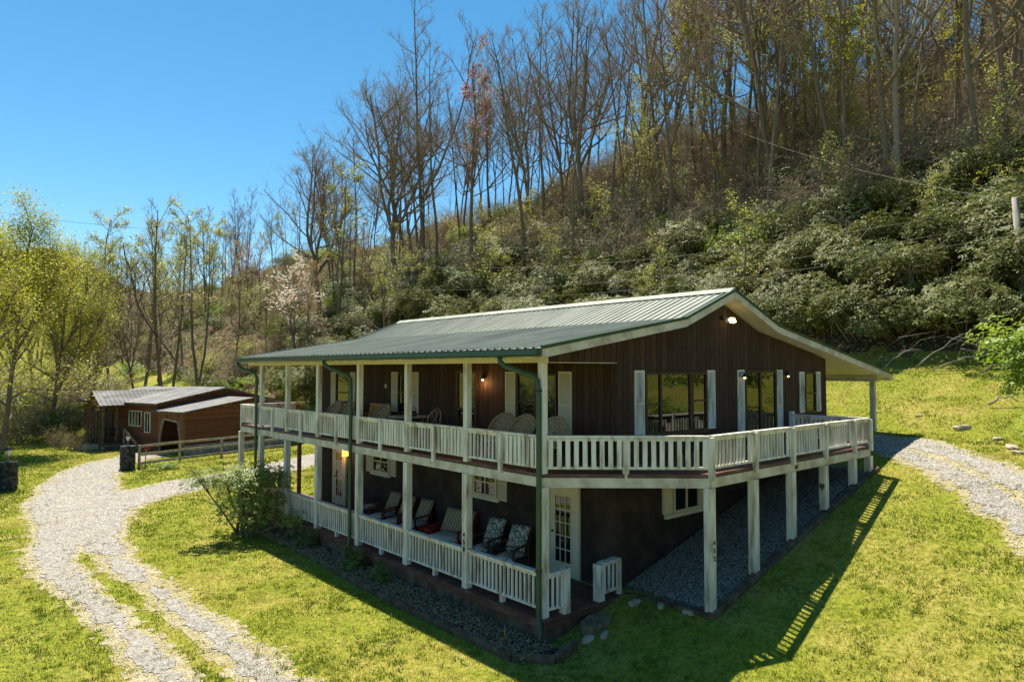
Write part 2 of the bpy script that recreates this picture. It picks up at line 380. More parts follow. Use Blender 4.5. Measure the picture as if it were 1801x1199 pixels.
def copy_tree(o, parent=None):
    c = o.copy(); COL.objects.link(c); c.parent = parent
    for ch in list(o.children): copy_tree(ch, c)
    return c

# ------------------------------------------------------------------ ground, hillside, driveways
def axis(lo, hi, fine, far0, far1):
    a = [lo]
    c = list(np.arange(lo, hi, fine))
    up = []; x = hi; st = fine
    while x < far1: up.append(x); st *= 1.09; x += st
    dn = []; x = lo-fine; st = fine
    while x > far0: dn.append(x); st *= 1.12; x -= st
    return np.array(dn[::-1]+c+up)
gx = axis(-14, 34, .4, -700, 900); gy = axis(-14, 50, .4, -700, 900)
X, Y = np.meshgrid(gx, gy, indexing='ij'); Z = H(X, Y)
nx, ny = X.shape; idx = np.arange(nx*ny).reshape(nx, ny)
F = np.stack([idx[:-1, :-1], idx[1:, :-1], idx[1:, 1:], idx[:-1, 1:]], -1).reshape(-1, 4)
V = np.stack([X, Y, Z], -1).reshape(-1, 3)
cx = V[F].mean(1); ishill = hill_s(cx[:, 0], cx[:, 1])+(fbm(cx[:, 0]*.3, cx[:, 1]*.3, 3, 77)-.5)*3 > .3
for nm, sel, mt in (('ground', ~ishill, 'ground'), ('hillside', ishill, 'hill')):
    f = F[sel]; u, inv = np.unique(f, return_inverse=True)
    tag(npmesh(nm, V[u], inv.reshape(-1, 4), mt, smooth=True), kind='structure')
def sheet(name, x0, x1, y0, y1, step, maskf, mat, lift):
    a = np.arange(x0, x1, step); b = np.arange(y0, y1, step); X, Y = np.meshgrid(a, b, indexing='ij')
    # follow the ground mesh itself (bilinear on its 0.4 m grid)
    def gz(x, y):
        i = np.clip(np.searchsorted(gx, x)-1, 0, nx-2); j = np.clip(np.searchsorted(gy, y)-1, 0, ny-2)
        fx = (x-gx[i])/(gx[i+1]-gx[i]); fy = (y-gy[j])/(gy[j+1]-gy[j])
        return (Z[i, j]*(1-fx)+Z[i+1, j]*fx)*(1-fy)+(Z[i, j+1]*(1-fx)+Z[i+1, j+1]*fx)*fy
    zz = gz(X, Y)+lift
    n1, n2 = X.shape; id_ = np.arange(n1*n2).reshape(n1, n2)
    f = np.stack([id_[:-1, :-1], id_[1:, :-1], id_[1:, 1:], id_[:-1, 1:]], -1).reshape(-1, 4)
    v = np.stack([X, Y, zz], -1).reshape(-1, 3); c = v[f].mean(1); f = f[maskf(c[:, 0], c[:, 1])]
    u, inv = np.unique(f, return_inverse=True)
    return npmesh(name, v[u], inv.reshape(-1, 4), mat, smooth=True)
def dmask(x, y): return (gravel(x, y) > .20) & ~inhouse(x, y, .35)
def vmask(x, y): return (gravel(x, y)+(fbm(x*7, y*7, 3, 35)-.5)*.5 > -.30) & ~inhouse(x, y, .35)
tag(sheet('dry_verge', -9, 14, -12, 40, .1, vmask, 'straw', .008), kind='structure')
tag(sheet('dry_verge', 14, 18, -3, 14, .1, vmask, 'straw', .008), kind='structure')
tag(sheet('driveway', -9, 14, -12, 40, .07, dmask, 'gravel', .022), kind='structure')
tag(sheet('driveway', 14, 18, -3, 14, .1, dmask, 'gravel', .022), kind='structure')
# sloping gravel bed under the side deck
mb = MB(); n_ = 40
xs = np.linspace(2.42, 10.3, n_)
wz = np.interp(xs, [2.4, 2.67, 4.59, 7.49, 11], [-.06, .0, .52, 1.2, 1.72])
ez = np.interp(xs, [2.34, 3.93, 5.61, 7.3, 8.9, 9.94, 10.4], [.03, .47, .90, 1.37, 1.84, 2.06, 2.1])
ez = np.maximum(ez, np.array(H(xs, -2.2))+.03); wz = np.maximum(wz, np.array(H(xs, 0))+.03)
rows = 12; vs = []
for i in range(n_):
    for j in range(rows):
        t = j/(rows-1); vs.append((xs[i], -2.14*(1-t)+.0*t, max(ez[i]*(1-t)+wz[i]*t, float(H(xs[i], -2.14*(1-t)))+.02)+(vnoise(xs[i]*3, t*6, 3)-.5)*.04))
fs = [(i*rows+j, (i+1)*rows+j, (i+1)*rows+j+1, i*rows+j+1) for i in range(n_-1) for j in range(rows-1)]
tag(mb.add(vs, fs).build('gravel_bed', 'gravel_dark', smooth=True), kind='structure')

# ------------------------------------------------------------------ the house
SP = 2.44; K5, K6, K7 = 12.17, 14.39, 16.34
WX, WY = 2.25, 14.6                                        # porch wall plane, far end of the house
RXT = [(-.5, 5.20), (4.1, 5.97), (6.22, 6.78), (8.4, 5.98), (16.35, 4.62)]   # roof line (x,z) at the underside of the metal
def roofz(x): return float(np.interp(x, [p[0] for p in RXT], [p[1] for p in RXT]))
house = empty('house', (6, 7, 0), 0, 'dark brown two-storey house with a green metal roof and white wraparound deck railing', 'house')
def hb(mb, name, mat, parent=None, smooth=False, bevel=0, label=None):
    o = mb.build(name, mat, None, smooth, bevel)
    if parent is None or parent is house: o.parent = house; o.matrix_parent_inverse = Matrix.Translation((-6, -7, 0))
    else: o.parent = parent
    if label: o['label'] = label
    return o
# upper storey walls
def gable(y, x0, x1, zb):
    pts = [(x0, y, zb), (x1, y, zb), (x1, y, roofz(x1)-.16)]
    for x, z in RXT[::-1]:
        if x0 < x < x1: pts.append((x, y, z-.16))
    pts.append((x0, y, roofz(x0)-.16)); return pts
hb(MB().prism(gable(0, WX, 12.37, 2.62), (0, .12, 0)), 'gable_wall', 'siding')
hb(MB().prism(gable(.004, .07, WX, 4.97), (0, .12, 0)), 'porch_gable_wall', 'siding')
hb(MB().prism(gable(WY, WX, 12.37, -.4), (0, -.12, 0)), 'end_wall', 'siding')
hb(MB().box(WX, .12, 2.62, WX+.12, WY-.12, 5.50), 'porch_wall', 'siding')
hb(MB().box(12.25, .12, 1.2, 12.37, WY-.12, 5.14), 'back_wall', 'siding')
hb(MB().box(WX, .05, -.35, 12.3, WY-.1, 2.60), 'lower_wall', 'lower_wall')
# roof : ribbed metal
def ribbed(pts, y0, y1, pitch, th=.02, rib=.028):
    """pts (x,z) down one slope set; profile runs along y"""
    ys = []; n = int((y1-y0)/pitch)
    for i in range(n):
        a = y0+i*pitch; ys += [(a, 0), (a+pitch*.62, 0), (a+pitch*.70, rib), (a+pitch*.84, rib), (a+pitch*.92, 0)]
    ys.append((y1, 0)); vs = []; fs = []
    for x, z in pts:
        for yy, dz in ys: vs.append((x, yy, z+dz))
    k = len(ys)
    for i in range(len(pts)-1):
        for j in range(k-1): fs.append((i*k+j, (i+1)*k+j, (i+1)*k+j+1, i*k+j+1))
    return MB().add(vs, fs)
YR0, YR1 = -.50, 15.25
roofp = hb(ribbed([(x, z+.03) for x, z in [(-.56, 5.19)]+RXT[1:2]], YR0, YR1, .2286), 'porch_roof', 'roof')
hb(ribbed([(4.06, 5.985), (6.22, 6.81)], YR0, YR1, .2286), 'roof', 'roof')
hb(ribbed([(6.22, 6.81), (8.42, 5.99)], YR0, YR1, .2286), 'roof', 'roof')
hb(ribbed([(8.38, 6.02), (16.4, 4.64)], YR0, YR1, .2286), 'carport_roof', 'roof')
m = MB()                                                   # roof deck / soffit
for (xa, za), (xb, zb) in zip(RXT[:-1], RXT[1:]):
    m.prism([(xa, YR0+.03, za), (xb, YR0+.03, zb), (xb, YR0+.03, zb-.10), (xa, YR0+.03, za-.10)], (0, YR1-YR0-.06, 0))
hb(m, 'soffit', 'soffit')
m = MB()                                                   # ridge cap
m.prism([(5.98, YR0-.02, 6.75), (6.22, YR0-.02, 6.875), (6.46, YR0-.02, 6.75), (6.46, YR0-.02, 6.765), (6.22, YR0-.02, 6.89), (5.98, YR0-.02, 6.765)], (0, YR1-YR0+.04, 0))
hb(m, 'ridge_cap', 'roof')
for nm, ya, mt, dz0, dz1, th in (('fascia', YR0-.035, 'beam', -.165, .005, .06), ('rake_trim', YR0-.055, 'green', .008, .075, .09), ('fascia', YR1-.025, 'beam', -.165, .005, .06), ('rake_trim', YR1-.035, 'green', .008, .075, .09)):
    m = MB()
    for (xa, za), (xb, zb) in zip(RXT[:-1], RXT[1:]):
        m.prism([(xa, ya, za+dz0), (xb, ya, zb+dz0), (xb, ya, zb+dz1), (xa, ya, za+dz1)], (0, th, 0))
    hb(m, nm, mt)
hb(MB().box(-.53, YR0+.04, 5.03, -.50, YR1-.04, 5.19), 'eave_board', 'beam')
m = MB()                                                   # gutter, open half trough
gp = [(-.535, 5.20), (-.67, 5.20), (-.675, 5.10), (-.63, 5.065), (-.55, 5.065), (-.533, 5.10)]
m.prism([(x, YR0-.02, z) for x, z in gp], (0, YR1-YR0+.04, 0)); hb(m, 'gutter', 'green')
hb(MB().box(16.32, YR0+.03, 4.44, 16.36, YR1-.03, 4.62), 'eave_board', 'beam')
# porch ceiling and eave beam
hb(MB().box(-.48, .14, 5.08, WX, WY+1, 5.10), 'porch_ceiling', 'soffit')
hb(MB().box(-.08, -.08, 4.955, .08, K7-.8, 5.078, 0), 'eave_beam', 'cream')
hb(MB().box(.081, -.006, 4.952, WX, .14, 4.968), 'porch_lintel', 'beam')
hb(MB().box(15.88, -.2, 4.40, 16.06, 15, 4.55), 'carport_beam', 'beam')
m = MB(); m.box(15.90, -.08, 2.3, 16.05, .08, 4.40); hb(m, 'carport_post', 'beam')
m = MB(); m.box(15.90, 7.3, 2.0, 16.05, 7.46, 4.40); hb(m, 'carport_post', 'beam')
m = MB(); m.box(15.90, 14.5, 1.0, 16.05, 14.66, 4.40); hb(m, 'carport_post', 'beam')
# upper deck
D = (2.40, -2.19); E = (9.98, -2.19)
deckpoly = [(0, 0), (D[0], D[1]), (E[0], E[1]), (E[0], 0), (WX, 0), (WX, K7), (0, K7)]
hb(MB().prism([(x, y, 2.70) for x, y in [(-.03, -.02), (D[0]-.02, D[1]-.03), (E[0]+.03, E[1]-.03), (E[0]+.03, -.005), (WX-.005, -.005), (WX-.005, K7+.03), (-.03, K7+.03)]][::-1], (0, 0, .075)), 'upper_deck_floor', 'deckwood')
hb(MB().prism([(x, y, 2.60) for x, y in [(.0, .03), (D[0]+.01, D[1]+.03), (E[0]-.01, E[1]+.03), (E[0]-.01, -.008), (WX-.008, -.008), (WX-.008, K7-.01), (.0, K7-.01)]][::-1], (0, 0, .096)), 'upper_deck_joists', 'deckwood')
for a, b in (((0, -.02), (0, K7)), ((0, 0), D), (D, E), (E, (E[0], -.02)), ((0, K7), (WX, K7))):
    hb(MB().bar((a[0], a[1], 2.605), (b[0], b[1], 2.605), .09, .19), 'deck_beam', 'beam')
def post(name, x, y, z0, z1, w=.15, mat='white', cap=None):
    return hb(MB().box(x-w/2, y-w/2, z0, x+w/2, y+w/2, z1), name, mat, bevel=.008)
ks = [0, SP, 2*SP, 3*SP+.02, 4*SP+.12, K5, K6]
for i, y in enumerate(ks):
    post('upper_post', 0, y, 2.775, 4.955, .14)
for i, y in enumerate([0, SP, 2*SP, 3*SP+.02, 4*SP+.12, K5, K6]):
    post('lower_post', 0, y, 0.0 if y < 13 else -.5, 2.51, .17)
post('lower_post', 0, K7, -.5, 2.51, .17)
post('lower_post', 2.1, K7-.4, -.5, 2.6, .13, 'deckwood')
dxs = [2.40+i*1.635 for i in range(5)]+[9.95]
for x in dxs:
    post('deck_post', x, -2.19, float(H(x, -2.2))-.1, 2.51, .17)
# railings : one part per bay
def rail(a, b, zf, ztop, z0, name='railing', seg=None, pitch=.128, wn=.040, ww=.088, capw=.14, mode='alt', feet=True, mat='white'):
    a = Vector((a[0], a[1], 0)); b = Vector((b[0], b[1], 0)); L = (b-a).length; d = (b-a)/L; nr = Vector((d.y, -d.x, 0))
    m = MB()
    def P(t, off, z): p = a+d*t+nr*off; return (p.x, p.y, z)
    m.bar(P(0, 0, ztop-.02), P(L, 0, ztop-.02), capw, .038)
    m.bar(P(0, 0, ztop-.075), P(L, 0, ztop-.075), .045, .07)
    m.bar(P(0, 0, z0+.03), P(L, 0, z0+.03), .06, .05)
    n = max(1, int(round(L/pitch))); st = L/n
    for i in range(n):
        t = (i+.5)*st; half = (t % 2.44 > 1.22) if mode == 'alt' else (mode == 'wide')
        wd = ww if half else wn; off = .045 if half else .0
        j = random.uniform(-.004, .004)
        p0 = Vector(P(t+j, off, (z0+z0+.0)/2+.02)); p1 = Vector(P(t, off, ztop-.06 if half else ztop-.10))
        u = d*wd/2; v = nr*.011 if half else nr*.02
        vs = [p0-u-v, p0+u-v, p0+u+v, p0-u+v, p1-u-v, p1+u-v, p1+u+v, p1-u+v]
        m.add(vs, [(0, 3, 2, 1), (4, 5, 6, 7), (0, 1, 5, 4), (1, 2, 6, 5), (2, 3, 7, 6), (3, 0, 4, 7)])
    o = hb(m, name, mat)
    return o
for a, b in zip(ks[:-1], ks[1:]):
    rail((0, b-.07), (0, a+.07), 2.775, 3.524, 2.86)
    mid = (a+b)/2
    hb(MB().box(-.10, mid-.045, 2.66, -.035, mid+.045, 3.49), 'railing_post', 'white')
rail((0, K7), (0, K6+.07), 2.775, 3.524, 2.86)
rail((WX-.1, K7), (0, K7), 2.775, 3.524, 2.86, mode='wide')
for y in (K7, ): post('railing_post', 0, y, 2.66, 3.50, .09)
rail((0.05, -.05), D, 2.775, 3.524, 2.86, mode='wide', pitch=.168, ww=.092)
mx_, my_ = D[0]/2, D[1]/2
hb(MB().box(mx_-.045, my_-.045, 2.66, mx_+.045, my_+.045, 3.49), 'railing_post', 'white')
for i in range(5):
    xa, xb = dxs[i], dxs[i+1]
    rail((xa+.05, -2.20), (xb-.05, -2.20), 2.775, 3.524, 2.86, mode='alt' if i % 2 else 'alt')
for x in dxs: hb(MB().box(x-.05, -2.30, 2.66, x+.05, -2.20, 3.49), 'railing_post', 'white')
rail(E, (E[0], -.05), 2.775, 3.524, 2.86, mode='wide')
hb(MB().box(E[0]-.06, -.12, 2.78, E[0]+.06, -.01, 3.60), 'railing_post', 'white')
# lower deck
hb(MB().box(-.14, -.16, -.06, WX, WY+1.9, -.001), 'lower_deck_floor', 'deckwood')
hb(MB().box(-.15, -.17, -.16, -.12, WY+1.9, -.062), 'lower_deck_rim', 'deckwood')
hb(MB().box(-.12, -.17, -.16, WX, -.14, -.062), 'lower_deck_rim', 'deckwood')
hb(MB().box(-.08, -.12, -.75, WX, WY+1.8, -.062), 'lower_deck_skirt', 'oldwood')
for a, b in zip(ks[:-1], ks[1:]):
    rail((0, b-.085), (0, a+.085), 0, .86, .13, mode='narrow', pitch=.125, wn=.042)
    mid = (a+b)/2
    hb(MB().box(-.05, mid-.045, 0, .045, mid+.045, .14), 'railing_foot', 'white')
rail((.08, -.08), (.44, -.10), 0, .86, .13, mode='wide', pitch=.11, ww=.05)
hb(MB().box(.42, -.18, -.0, .58, -.02, .88), 'railing_post', 'white', bevel=.006)
rail((1.62, -.06), (2.20, -.02), 0, .78, .10, mode='wide', pitch=.13, ww=.06, capw=.17)
hb(MB().box(1.46, -.16, 0, 1.63, .02, .76), 'railing_post', 'white', bevel=.006)
hb(MB().box(2.18, -.10, 0, 2.24, .0, .76), 'railing_post', 'white')
# steps with handrail at the far end of the lower deck
m = MB()
for y in (14.9, 15.8): m.box(1.2, y-.05, 0, 1.3, y+.05, .92)
m.bar((1.25, 14.9, .9), (1.25, 15.8, .9), .12, .05)
for i in range(6): m.bar((1.25, 14.98+i*.15, .1), (1.25, 14.98+i*.15, .88), .04, .04)
m.bar((1.25, 15.8, .9), (1.25, 17.2, .2), .1, .05)
hb(m, 'stair_railing', 'deckwood')

# shutters, windows and doors.  wall = 'g' (y=0, faces -y) or 'p' (x=WX, faces -x)
def W(wall, u, o, z): return (u, -o, z) if wall == 'g' else (WX-o, u, z)
def wbox(m, wall, u0, u1, o0, o1, z0, z1, mi=0):
    if wall == 'g': m.box(u0, -o1, z0, u1, -o0, z1, mi)
    else: m.box(WX-o1, u0, z0, WX-o0, u1, z1, mi)
    return m
def shutter(wall, u0, u1, z0, z1, mat='white'):
    m = MB(); f = .035
    wbox(m, wall, u0, u0+f, .004, .04, z0, z1); wbox(m, wall, u1-f, u1, .004, .04, z0, z1)
    zm = (z0+z1)/2
    for z in (z0, zm-.02, z1-.045): wbox(m, wall, u0+f, u1-f, .004, .038, z, z+.045)
    for za, zb in ((z0+.045, zm-.02), (zm+.025, z1-.045)):
        n = int((zb-za)/.038)
        for i in range(n):
            z = za+(i+.5)*(zb-za)/n
            p = [W(wall, u0+f, .008, z+.018), W(wall, u0+f, .034, z-.012), W(wall, u0+f, .034, z-.006), W(wall, u0+f, .008, z+.024)]
            dv = (u1-u0-2*f, 0, 0) if wall == 'g' else (0, u1-u0-2*f, 0)
            m.prism(p, dv)
    return hb(m, 'shutter', mat)
def window(wall, u0, u1, z0, z1, vbars=(), hbars=(), mat='brownframe', fr=.05, sill=None, name='window', o=.05):
    m = MB()
    wbox(m, wall, u0, u0+fr, .003, o, z0, z1); wbox(m, wall, u1-fr, u1, .003, o, z0, z1)
    wbox(m, wall, u0+fr, u1-fr, .003, o-.002, z1-fr, z1); wbox(m, wall, u0+fr, u1-fr, .003, o-.002, z0, z0+fr)
    for v, wd in vbars: wbox(m, wall, v-wd/2, v+wd/2, .004, o-.006, z0+fr, z1-fr)
    for (va, vb, z, wd) in hbars: wbox(m, wall, va, vb, .004, o-.010, z-wd/2, z+wd/2)
    g = hb(m, name, mat)
    p = MB(); wbox(p, wall, u0+fr-.005, u1-fr+.005, .0035, .012, z0+fr-.005, z1-fr+.005); p.build('pane', 'glass', g)
    if sill:
        s = MB(); wbox(s, wall, u0-sill[0], u1+sill[0], .003, .075, z0-sill[1], z0-.002); s.build('sill', sill[2], g)
    return g
# gable side
shutter('g', 2.83, 3.17, 3.30, 4.80); shutter('g', 5.72, 6.05, 3.33, 4.80)
window('g', 3.20, 5.68, 3.30, 4.76, [(3.78, .07), (5.00, .12), (5.06, .04)], [(3.25, 3.75, 4.02, .04), (5.08, 5.63, 4.05, .04)], sill=(.02, .05, 'brownframe'), fr=.06)
shutter('g', 7.14, 7.46, 2.78, 4.81); shutter('g', 9.21, 9.53, 2.78, 4.81)
window('g', 7.50, 9.17, 2.78, 4.79, [(8.30, .09)], (), name='sliding_door', fr=.06)
shutter('g', 10.58, 10.87, 3.53, 4.75); shutter('g', 11.64, 11.92, 3.53, 4.75)
window('g', 10.92, 11.60, 3.52, 4.73, (), [(10.96, 11.56, 4.1, .05)])
# porch side, upper
shutter('p', 11.75, 12.10, 3.30, 4.72, 'cream'); shutter('p', 13.20, 13.55, 3.30, 4.72, 'cream')
window('p', 12.14, 13.16, 3.3, 4.70, (), [(12.18, 13.12, 4.0, .05)])
shutter('p', 7.80, 8.16, 3.48, 4.74, 'cream'); shutter('p', 8.98, 9.34, 3.48, 4.74, 'cream')
window('p', 8.20, 8.94, 3.45, 4.70, (), [(8.24, 8.90, 4.1, .05)])
window('p', 4.92, 5.86, 2.78, 4.80, (), [(4.96, 5.82, 3.72, .07)], name='porch_door', fr=.08)
shutter('p', 1.36, 1.78, 3.2, 4.77, 'cream'); shutter('p', 3.34, 3.72, 3.2, 4.76, 'cream')
window('p', 1.84, 3.28, 3.25, 4.72, [(2.56, .10)], [(1.9, 2.5, 4.0, .04), (2.62, 3.24, 4.0, .04)])
# lower storey
def door(u0, u1, z0, z1):
    m = MB()
    wbox(m, 'p', u0, u1, .003, .05, z0, z1)
    g = hb(m, 'french_door', 'cream')
    m = MB(); wbox(m, 'p', u0-.1, u0-.002, .003, .07, z0, z1+.1); wbox(m, 'p', u1+.002, u1+.1, .003, .07, z0, z1+.1); wbox(m, 'p', u0, u1, .003, .068, z1+.004, z1+.1)
    m.build('door_frame', 'cream', g)
    a, b = u0+.16, u1-.16; c, d = z0+.30, z1-.16
    m = MB(); wbox(m, 'p', a, b, .052, .056, c, d); m.build('pane', 'glass', g)
    m = MB()
    for i in range(4): u = a+(b-a)*i/3; wbox(m, 'p', u-.011, u+.011, .055, .07, c, d)
    for i in range(6): z = c+(d-c)*i/5; wbox(m, 'p', a, b, .055, .068, z-.011, z+.011)
    m.build('glazing_bars', 'cream', g)
    m = MB(); m.lathe([(0, 0), (.025, .0), (.03, .02), (.02, .045), (0, .05)], n=10); h = m.build('handle', 'black', g); h.rotation_euler = (0, -PI/2, 0); h.location = W('p', u1-.08, .05, z0+.98)
    return g
door(1.20, 2.04, .02, 2.02); door(12.42, 13.20, .02, 2.02)
for (a, b) in ((4.08, 5.06), (9.46, 10.5)):
    window('p', a, b, 1.46, 2.32, [((a+b)/2, .03)], [(a+.04, b-.04, 1.82, .04)], 'cream', sill=(.10, .10, 'cream'))
    shutter('p', a-.40, a-.05, 1.42, 2.32, 'cream'); shutter('p', b+.05, b+.40, 1.42, 2.32, 'cream')
window('g', 4.24, 5.30, 1.44, 2.25, [(4.77, .04)], (), 'cream', sill=(.35, .10, 'cream')).location.y -= .0
m = MB(); wbox(m, 'g', 3.88, 4.20, -.04, .03, 1.44, 2.25); hb(m, 'shutter', 'cream')
m = MB(); wbox(m, 'g', 5.34, 5.62, -.04, .03, 1.44, 2.25); hb(m, 'shutter', 'cream')

# lamps
m = MB(); m.lathe([(.0, .10), (.03, .09), (.045, .05), (.10, .0), (.098, -.004), (.04, .04)], (7.24, -.17, 4.62), 14); m.tube([(7.24, -.005, 4.66), (7.24, -.10, 4.76), (7.24, -.17, 4.71)], .012, 6)
l = hb(m, 'barn_lamp', 'black'); m = MB(); m.lathe([(0, .03), (.03, .01), (.035, -.02), (0, -.05)], (7.24, -.17, 4.61), 10); m.build('bulb', 'bulb', l)
for (x, y, z, ax) in ((9.80, -.07, 4.64, 'g'), (WX-.08, 4.60, 4.56, 'p')):
    m = MB(); m.box(x-.04, y-.04, z+.03, x+.04, y+.04, z+.12); m.lathe([(0, .03), (.05, .03), (.06, 0), (.058, -.003), (.0, .02)], (x, y, z), 12)
    l = hb(m, 'porch_lamp', 'black'); m = MB(); m.lathe([(0, .02), (.028, .0), (.03, -.03), (0, -.055)], (x, y, z), 10); m.build('bulb', 'bulb', l)
m = MB(); m.box(6.40, -.06, 6.10, 6.56, -.003, 6.20)
for s_ in (-1, 1): m.tube([(6.48+s_*.04, -.05, 6.13), (6.48+s_*.12, -.16, 6.10)], .02, 8)
l = hb(m, 'flood_light', 'black'); m = MB()
rt = Matrix.Rotation(R(-25), 3, 'X')
m.box(6.50, -.25, 6.03, 6.70, -.17, 6.15, rot=rt); m.build('lamp_head', 'bulb', l)
m = MB(); m.lathe([(0, -.06), (.04, -.05), (.05, .03), (.02, .06), (0, .06)], (6.36, -.2, 6.08), 10); m.build('lamp_head', 'white', l)
m = MB(); m.lathe([(0, .0), (.075, .0), (.075, .01), (0, .012)], n=20); o = hb(m, 'wall_clock', 'cushion'); o.rotation_euler = (0, -PI/2, 0); o.location = (WX-.004-6+6, 9.73, 4.28)
m = MB(); m.box(WX-.17, 12.22, 1.78, WX-.003, 12.36, 1.98); l = hb(m, 'wall_lantern', 'amber')
def plight(name, loc, e, r=.03, par=None):
    d = bpy.data.lights.new(name, 'POINT'); d.energy = e; d.shadow_soft_size = r; d.color = (1, .52, .22)
    o = bpy.data.objects.new(name, d); COL.objects.link(o); o.location = loc
plight('porch_lamp_light', (WX-.16, 4.60, 4.44), 4); plight('lantern_light', (WX-.3, 12.29, 1.85), 3)
# beam outlet box, heart ornament, house numbers
hb(MB().box(5.78, -2.262, 2.56, 5.88, -2.237, 2.66), 'outlet_box', 'black')
hp = [(0, -.09), (.055, -.02), (.07, .03), (.045, .07), (.015, .065), (0, .045), (-.015, .065), (-.045, .07), (-.07, .03), (-.055, -.02)]
hb(MB().prism([(dxs[3]-.088, -2.19+a*.9, 2.0+b) for a, b in hp], (-.02, 0, 0)), 'heart_ornament', 'oldwood')
def digits(txt, loc, rotz, size=.15, gap=.16):
    for i, ch in enumerate(txt):
        cu = bpy.data.curves.new('digit', 'FONT'); cu.body = ch; cu.size = size; cu.extrude = .004; cu.align_x = 'CENTER'; cu.resolution_u = 3; cu.offset = .003
        t = bpy.data.objects.new('t', cu); COL.objects.link(t); dg = bpy.context.evaluated_depsgraph_get()
        me = bpy.data.meshes.new_from_object(t.evaluated_get(dg)); bpy.data.objects.remove(t); me.materials.clear(); me.materials.append(M['black'])
        o = bpy.data.objects.new('house_number', me); COL.objects.link(o); o.parent = house; o.matrix_parent_inverse = Matrix.Translation((-6, -7, 0))
        o.location = (loc[0], loc[1], loc[2]-i*gap); o.rotation_euler = (PI/2, 0, rotz)
digits('450', (-.093, SP, 1.12), -PI/2); digits('452', (D[0]+.01, D[1]-.093, 1.42), 0, .13, .15)
# downspouts
def spout(pts):
    m = MB(); m.tube(pts, .052, 10); o = hb(m, 'downspout', 'green', smooth=True)
spout([(-.60, .62, 5.08), (-.60, .60, 4.98), (-.55, .50, 4.88), (-.18, .12, 4.70), (-.13, .02, 4.60), (-.13, -.02, 4.3), (-.13, -.02, 2.4), (-.145, -.02, .1), (-.15, -.04, .02), (-.24, -.16, -.12), (-.26, -.18, -.30), (-.26, -.18, -.62)])
spout([(-.60, 8.35, 5.08), (-.60, 8.33, 4.98), (-.52, 8.2, 4.88), (-.18, 7.75, 4.66), (-.14, 7.62, 4.55), (-.14, 7.60, 4.2), (-.14, 7.60, 2.4), (-.14, 7.60, .1), (-.2, 7.58, -.05), (-.3, 7.55, -.2), (-.3, 7.55, -.45), (-.45, 7.5, -.55)])
spout([(-.60, 15.15, 5.08), (-.60, 15.13, 4.98), (-.5, 15.0, 4.85), (-.18, 14.62, 4.68), (-.14, 14.56, 4.55), (-.14, 14.55, 2.4), (-.14, 14.55, -.5)])
hb(MB().box(-.20, -.06, 4.38, -.06, .02, 4.42), 'pipe_strap', 'black'); hb(MB().box(-.20, -.06, .9, -.06, .02, .94), 'pipe_strap', 'black')

# timbers : bed edge in front of the porch, edge under the side deck
def timber(a, b, wd, ht, label, mat='oldwood'):
    m = MB(); m.bar(a, b, wd, ht); o = m.build('landscape_timber', mat, bevel=.01); tag(o, label, 'timber', 'landscape timbers round the house'); return o
bed = [(.25, -.62), (-.45, -.78), (-.98, -.2), (-1.02, 2.2), (-1.0, 4.6), (-.86, 7.0), (-.72, 9.4), (-.55, 11.8), (-.45, 12.6)]
lab = ['short squared timber closing the near corner of the flower bed', 'squared timber at the pointed near end of the flower bed']+['flower bed timber on the lawn edge, %s' % t for t in ('nearest the camera corner', 'second from the near corner', 'middle of the porch front', 'before the tall bush', 'beside the foot of the tall bush', 'last one behind the tall bush')]
for (a, b), l in zip(zip(bed[:-1], bed[1:]), lab):
    timber((a[0], a[1], float(H(*a))+.05), (b[0], b[1], float(H(*b))+.05), .13, .16, l)
tl = ['lowest', 'second lowest', 'middle', 'second highest', 'highest']
for i in range(5):
    a, b = dxs[i]-.1, (dxs[i+1]-.1 if i < 4 else 10.3)
    timber((a, -2.26, float(H(a, -2.26))+.02), (b, -2.26, float(H(b, -2.26))+.02), .16, .20, 'sloping timber under the side deck posts, %s of the five' % tl[i])
timber((2.36, -2.3, .04), (2.32, -.15, -.06), .15, .2, 'timber across the lower end of the grey gravel bed')
# mulch in the bed
m = MB(); ys = np.linspace(-.55, 12.6, 90); vs = []
for y in ys:
    xo = np.interp(y, [p[1] for p in bed[1:]], [p[0] for p in bed[1:]])
    for j in range(8):
        x = xo+.06+(-.09-xo-.06)*j/7; vs.append((x, y, float(H(x, y))+.07+float(fbm(x*6, y*6, 3, 4)-.5)*.10))
fs = [(i*8+j, i*8+j+1, (i+1)*8+j+1, (i+1)*8+j) for i in range(89) for j in range(7)]
tag(m.add(vs, fs).build('flower_bed_mulch', 'mulch'), 'dark leafy mulch filling the flower bed in front of the porch', 'mulch', kind='stuff')

